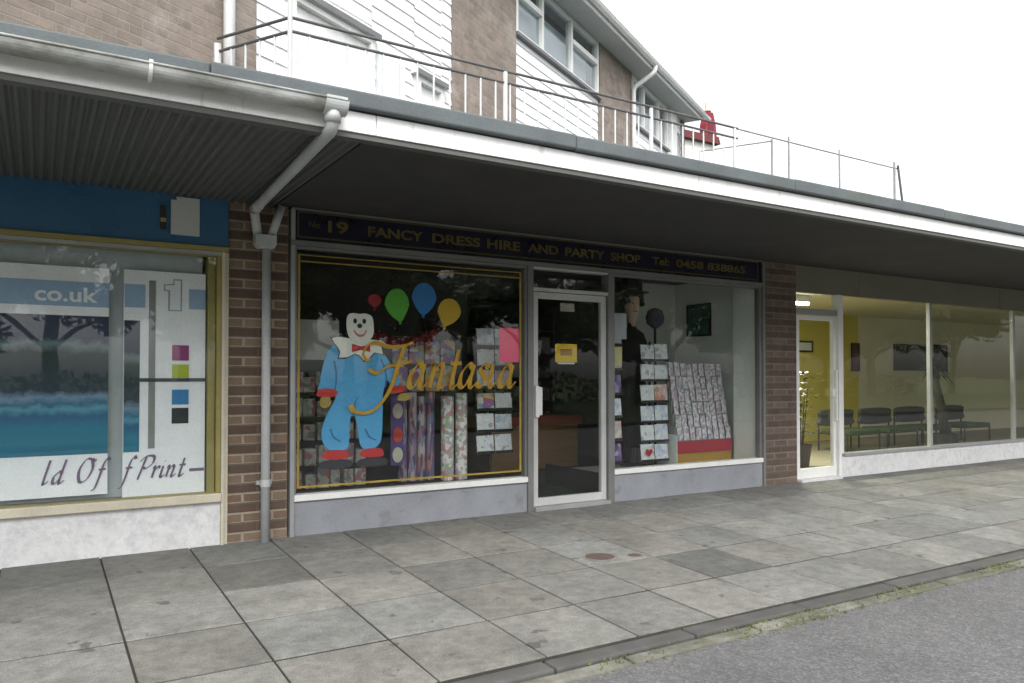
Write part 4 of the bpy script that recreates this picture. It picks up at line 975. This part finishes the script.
m = MB(); m.tube(arc([(10.0, -.5, Z(EV)+.06), (10.0, -.5, Z(EV)-.06), (9.93, -.08, Z(EV)-.32), (9.93, -.08, Z(DK))], .08), .045, 12); lp('downpipe', m, m_pipew, smooth=True)
m = MB(); m.tube([(.2, -.08, Z(EV)), (.2, -.08, Z(DK))], .05, 12); lp('downpipe', m, m_pipew, smooth=True)

# ------------------------------------------------------------------ balcony railing
rl = thing('balcony_railing', 'thin metal balcony railing with pale balusters along the canopy roof', 'railing', (1.675, -.12, 2.8))
P0 = Vector((1.675, -.12, 0)); P1 = Vector((10.0, .02, 0)); PE = Vector((1.262, .57, 0)); PK = Vector((7.40, -.02, 0)); PM = Vector((6.98, .73, 0))
def pt(v, z): return (v.x, v.y, z)
def alongp(x): return P0.lerp(P1, (x-P0.x)/(P1.x-P0.x))
for z in (4.10, 3.99):
    xs = [P0.x, 2.9, 4.2, 5.5, 6.8]
    MB().tube([pt(alongp(x), z+rp.uniform(-.006, .006)) for x in xs], .013, 8).build('rail', m_rail, rl)
    MB().tube([pt(P0, z), pt(PE, z-.005)], .013, 8).build('rail', m_rail, rl)
MB().tube([pt(alongp(6.801), 4.10), pt(alongp(8.3), 4.095), pt(alongp(10.0), 4.10)], .010, 8).build('rail', m_railp, rl)
MB().tube([pt(PK, 4.06), pt(PM, 4.06)], .009, 8).build('rail', m_railp, rl)
for v, z, r_ in ((P0, 4.55, .02), (alongp(3.673), 4.09, .022), (alongp(5.48), 4.09, .022), (alongp(6.75), 4.1, .018), (alongp(7.70), 4.16, .012), (alongp(8.69), 4.16, .012), (alongp(9.90), 4.18, .016), (PE, 4.05, .03), (PK, 4.08, .014), (PM, 4.08, .014)):
    MB().tube([pt(v, 2.8), pt(v, z)], r_, 8).build('post', m_bal if v.x < 7 else m_railp, rl)
MB().tube([(9.95, .0, 4.14), (10.2, .0, 2.9)], .016, 8).build('brace', m_rail, rl)
x = P0.x+.155
while x < 6.7:
    v = alongp(x); MB().tube([pt(v, 2.9), pt(v, 3.985)], .009, 6).build('baluster', m_bal, rl); x += .158
for k in range(1, 5):
    v = P0.lerp(PE, k/5); MB().tube([pt(v, 2.9), pt(v, 3.985)], .009, 6).build('baluster', m_bal, rl)
MB().tube([pt(P0, 2.9), pt(alongp(6.8), 2.9)], .012, 6).build('rail', m_bal, rl)

# ------------------------------------------------------------------ house far behind with a red chimney
dh = thing('red_roofed_house', 'distant pale house with maroon roof and bright red chimney', 'house', (19, 16, 0))
MB().box(14.5, 21.2, 14.2, 19, -.8, 9.4).build('wall', m_white, dh)
m = MB(); m.prism([(14.2, 9.4), (21.4, 9.4), (21.3, 9.66), (14.4, 9.66)], 14, 19.2); rf2 = m.build('roof', m_maroon, dh)
m = MB(); m.prism([(20.72, 9.5), (21.32, 9.5), (21.26, 10.1), (21.12, 10.55), (20.88, 10.55), (20.74, 10.1)], 14.1, 14.4); cs = m.build('chimney', m_redclay, rf2)
MB().lathe([(.10, 10.6), (.13, 10.62), (.09, 10.95), (.04, 11.05)], 21.0, 14.25, 12).build('chimney_pot', M('pale_pot', (.6, .5, .45), .8), rf2)
dh.location.z += .42
MB().box(20.86, 21.12, 14.08, 14.098, 9.7, 10.15).build('recess', M('maroon_recess', (.12, .015, .03), .8), rf2)

# ------------------------------------------------------------------ trees and hedge across the road, unseen; back rows added to darken window reflections
def make_tree(seed, H, mt, name='tree'):
    r = random.Random(seed); t = thing(name, '', 'tree', (0, 0, 0), 'trees across the road')
    m = MB(); m.tube([(0, 0, -.3), (.05, .02, H*.2), (-.05, .05, H*.45), (.05, 0, H*.8)], [H*.03, H*.024, H*.018, .03], 10); ends = []
    for k in range(11):
        a = r.uniform(0, 6.28); z0 = r.uniform(.22, .7)*H; L = r.uniform(.18, .34)*H; e = Vector((math.cos(a)*L, math.sin(a)*L, z0+L*r.uniform(.3, .9)))
        m.tube([(0, 0, z0), (e.x*.5, e.y*.5, (z0+e.z)/2+.1), tuple(e)], [H*.012, H*.008, .015], 6); ends.append(e)
        for q in range(2):
            f = e+Vector((r.uniform(-1, 1), r.uniform(-1, 1), r.uniform(-.2, 1)))*H*.12; m.tube([tuple(e*.8+Vector((0, 0, z0*.2))), tuple(f)], [.03, .01], 5); ends.append(f)
    m.build('trunk', m_bark, t, local=True)
    m = MB()
    for e in ends:
        cr = r.uniform(.08, .15)*H
        for q in range(int(330)):
            d = Vector((r.gauss(0, 1), r.gauss(0, 1), r.gauss(0, .8))); d = d.normalized()*cr*r.random()**.45; c = e+d; l = r.uniform(.09, .19)
            a = Vector((r.gauss(0, 1), r.gauss(0, 1), r.gauss(0, 1))).normalized(); b = a.orthogonal().normalized()
            m.quad(c-a*l, c-b*l*.5, c+a*l, c+b*l*.5)
    m.build('crown', mt, t, local=True); return t
TA = make_tree(1, 8.5, m_leaf); TB = make_tree(2, 7.0, m_leaf2)
for i, (x, y, k, s_, rz_, lab) in enumerate(((-9, -19, 0, 1, 0, 'tall dark green tree across the road opposite the print shop'), (-2.5, -22, 1, 1.1, 1, 'olive tree across the road opposite the blue fascia'), (4, -20, 0, .95, 2, 'dark green tree across the road opposite the clown window'), (10.5, -23, 1, 1.25, 3, 'large olive tree across the road opposite the shop door'), (17, -19, 0, 1.05, 4, 'dark green tree across the road opposite the card displays'), (23.5, -21, 1, 1.15, 5, 'olive tree across the road opposite the waiting room'), (31, -20, 0, 1.1, .7, 'dark green tree across the road past the waiting room'), (38, -22, 1, 1.2, 2.2, 'olive tree at the far end of the verge'), (.5, -31, 0, 1.35, 3.3, 'added tall dark tree behind the hedge opposite the print shop'), (8, -33, 0, 1.4, 4.1, 'added tall dark tree behind the hedge opposite the party shop'), (14.5, -31, 1, 1.5, 1.1, 'added tall olive tree behind the hedge opposite the card displays'), (21, -33, 0, 1.45, 5.3, 'added tall dark tree behind the hedge opposite the waiting room'), (27.5, -29, 1, 1.4, 0.4, 'added tall olive tree behind the hedge beyond the waiting room'), (34.5, -31, 0, 1.45, 1.9, 'added tall dark tree behind the hedge, second beyond the waiting room'), (41, -30, 1, 1.6, 3.0, 'added tall olive tree behind the hedge, third beyond the waiting room'), (47, -25, 0, 1.3, 4.4, 'added dark tree on the verge well beyond the waiting room'), (53, -29, 1, 1.6, 5.0, 'added tall olive tree far along the verge'), (60, -27, 0, 1.4, 0.2, 'added dark tree farthest off on the verge'))):
    src = TA if k == 0 else TB
    o = src if i in (0, 1) else copy_tree(src)
    o.location = (x, y, -.25); o.rotation_euler = (0, 0, rz_); o.scale = (s_, s_, s_); o['label'] = lab
m = MB(); rh = random.Random(9)
for q in range(9000):
    x = rh.uniform(-25, 55); z = rh.random()**.7*1.5*(1+.12*math.sin(x*.9)); y = -27+rh.gauss(0, .35); l = rh.uniform(.06, .14)
    a = Vector((rh.gauss(0, 1), rh.gauss(0, 1), rh.gauss(0, 1))).normalized(); b = a.orthogonal(); c = Vector((x, y, z-.2)); m.quad(c-a*l, c-b*l*.6, c+a*l, c+b*l*.6)
hd_ = m.build('hedge', m_leaf); solo(hd_, 'long clipped hedge behind the trees across the road', 'hedge')

# ------------------------------------------------------------------ sky, sun, camera
SUN_EL, SUN_AZ = 52, 200      # azimuth measured clockwise from +Y
w = bpy.data.worlds.new('World'); sc.world = w; w.use_nodes = True; nt = w.node_tree
bg = nt.nodes['Background']; sky = nt.nodes.new('ShaderNodeTexSky'); sky.sky_type = 'NISHITA'; sky.sun_disc = False
sky.sun_elevation = R(SUN_EL); sky.sun_rotation = R(SUN_AZ); sky.dust_density = 4; sky.air_density = 1
hs = nt.nodes.new('ShaderNodeHueSaturation'); hs.inputs['Saturation'].default_value = .10
nt.links.new(sky.outputs[0], hs.inputs['Color']); nt.links.new(hs.outputs[0], bg.inputs['Color']); bg.inputs['Strength'].default_value = .14
S = bpy.data.lights.new('sun', 'SUN'); S.energy = .6; S.angle = R(30); S.color = (1, .97, .92)
so = bpy.data.objects.new('sun', S); C.objects.link(so)
az = R(SUN_AZ); d = Vector((math.sin(az)*math.cos(R(SUN_EL)), math.cos(az)*math.cos(R(SUN_EL)), math.sin(R(SUN_EL))))
so.rotation_euler = d.to_track_quat('Z', 'Y').to_euler()

cam = bpy.data.cameras.new('camera'); co = bpy.data.objects.new('camera', cam); C.objects.link(co); sc.camera = co
cam.sensor_fit = 'HORIZONTAL'; cam.sensor_width = 36; cam.lens = 775/1024*36; cam.shift_y = 21.5/1024; cam.clip_end = 2000
co.location = (0, -6.2, 1.27); co.rotation_euler = (R(90+1.0), 0, R(-31.5))
sc.view_settings.view_transform = 'Standard'; sc.view_settings.look = 'None'; sc.view_settings.gamma = 1; sc.view_settings.use_curve_mapping = False
sc.view_settings.exposure = 1.45
sc.render.engine = 'CYCLES'
try:
    sc.cycles.use_denoising = True; sc.cycles.max_bounces = 10; sc.cycles.transparent_max_bounces = 24; sc.cycles.diffuse_bounces = 5
except Exception: pass
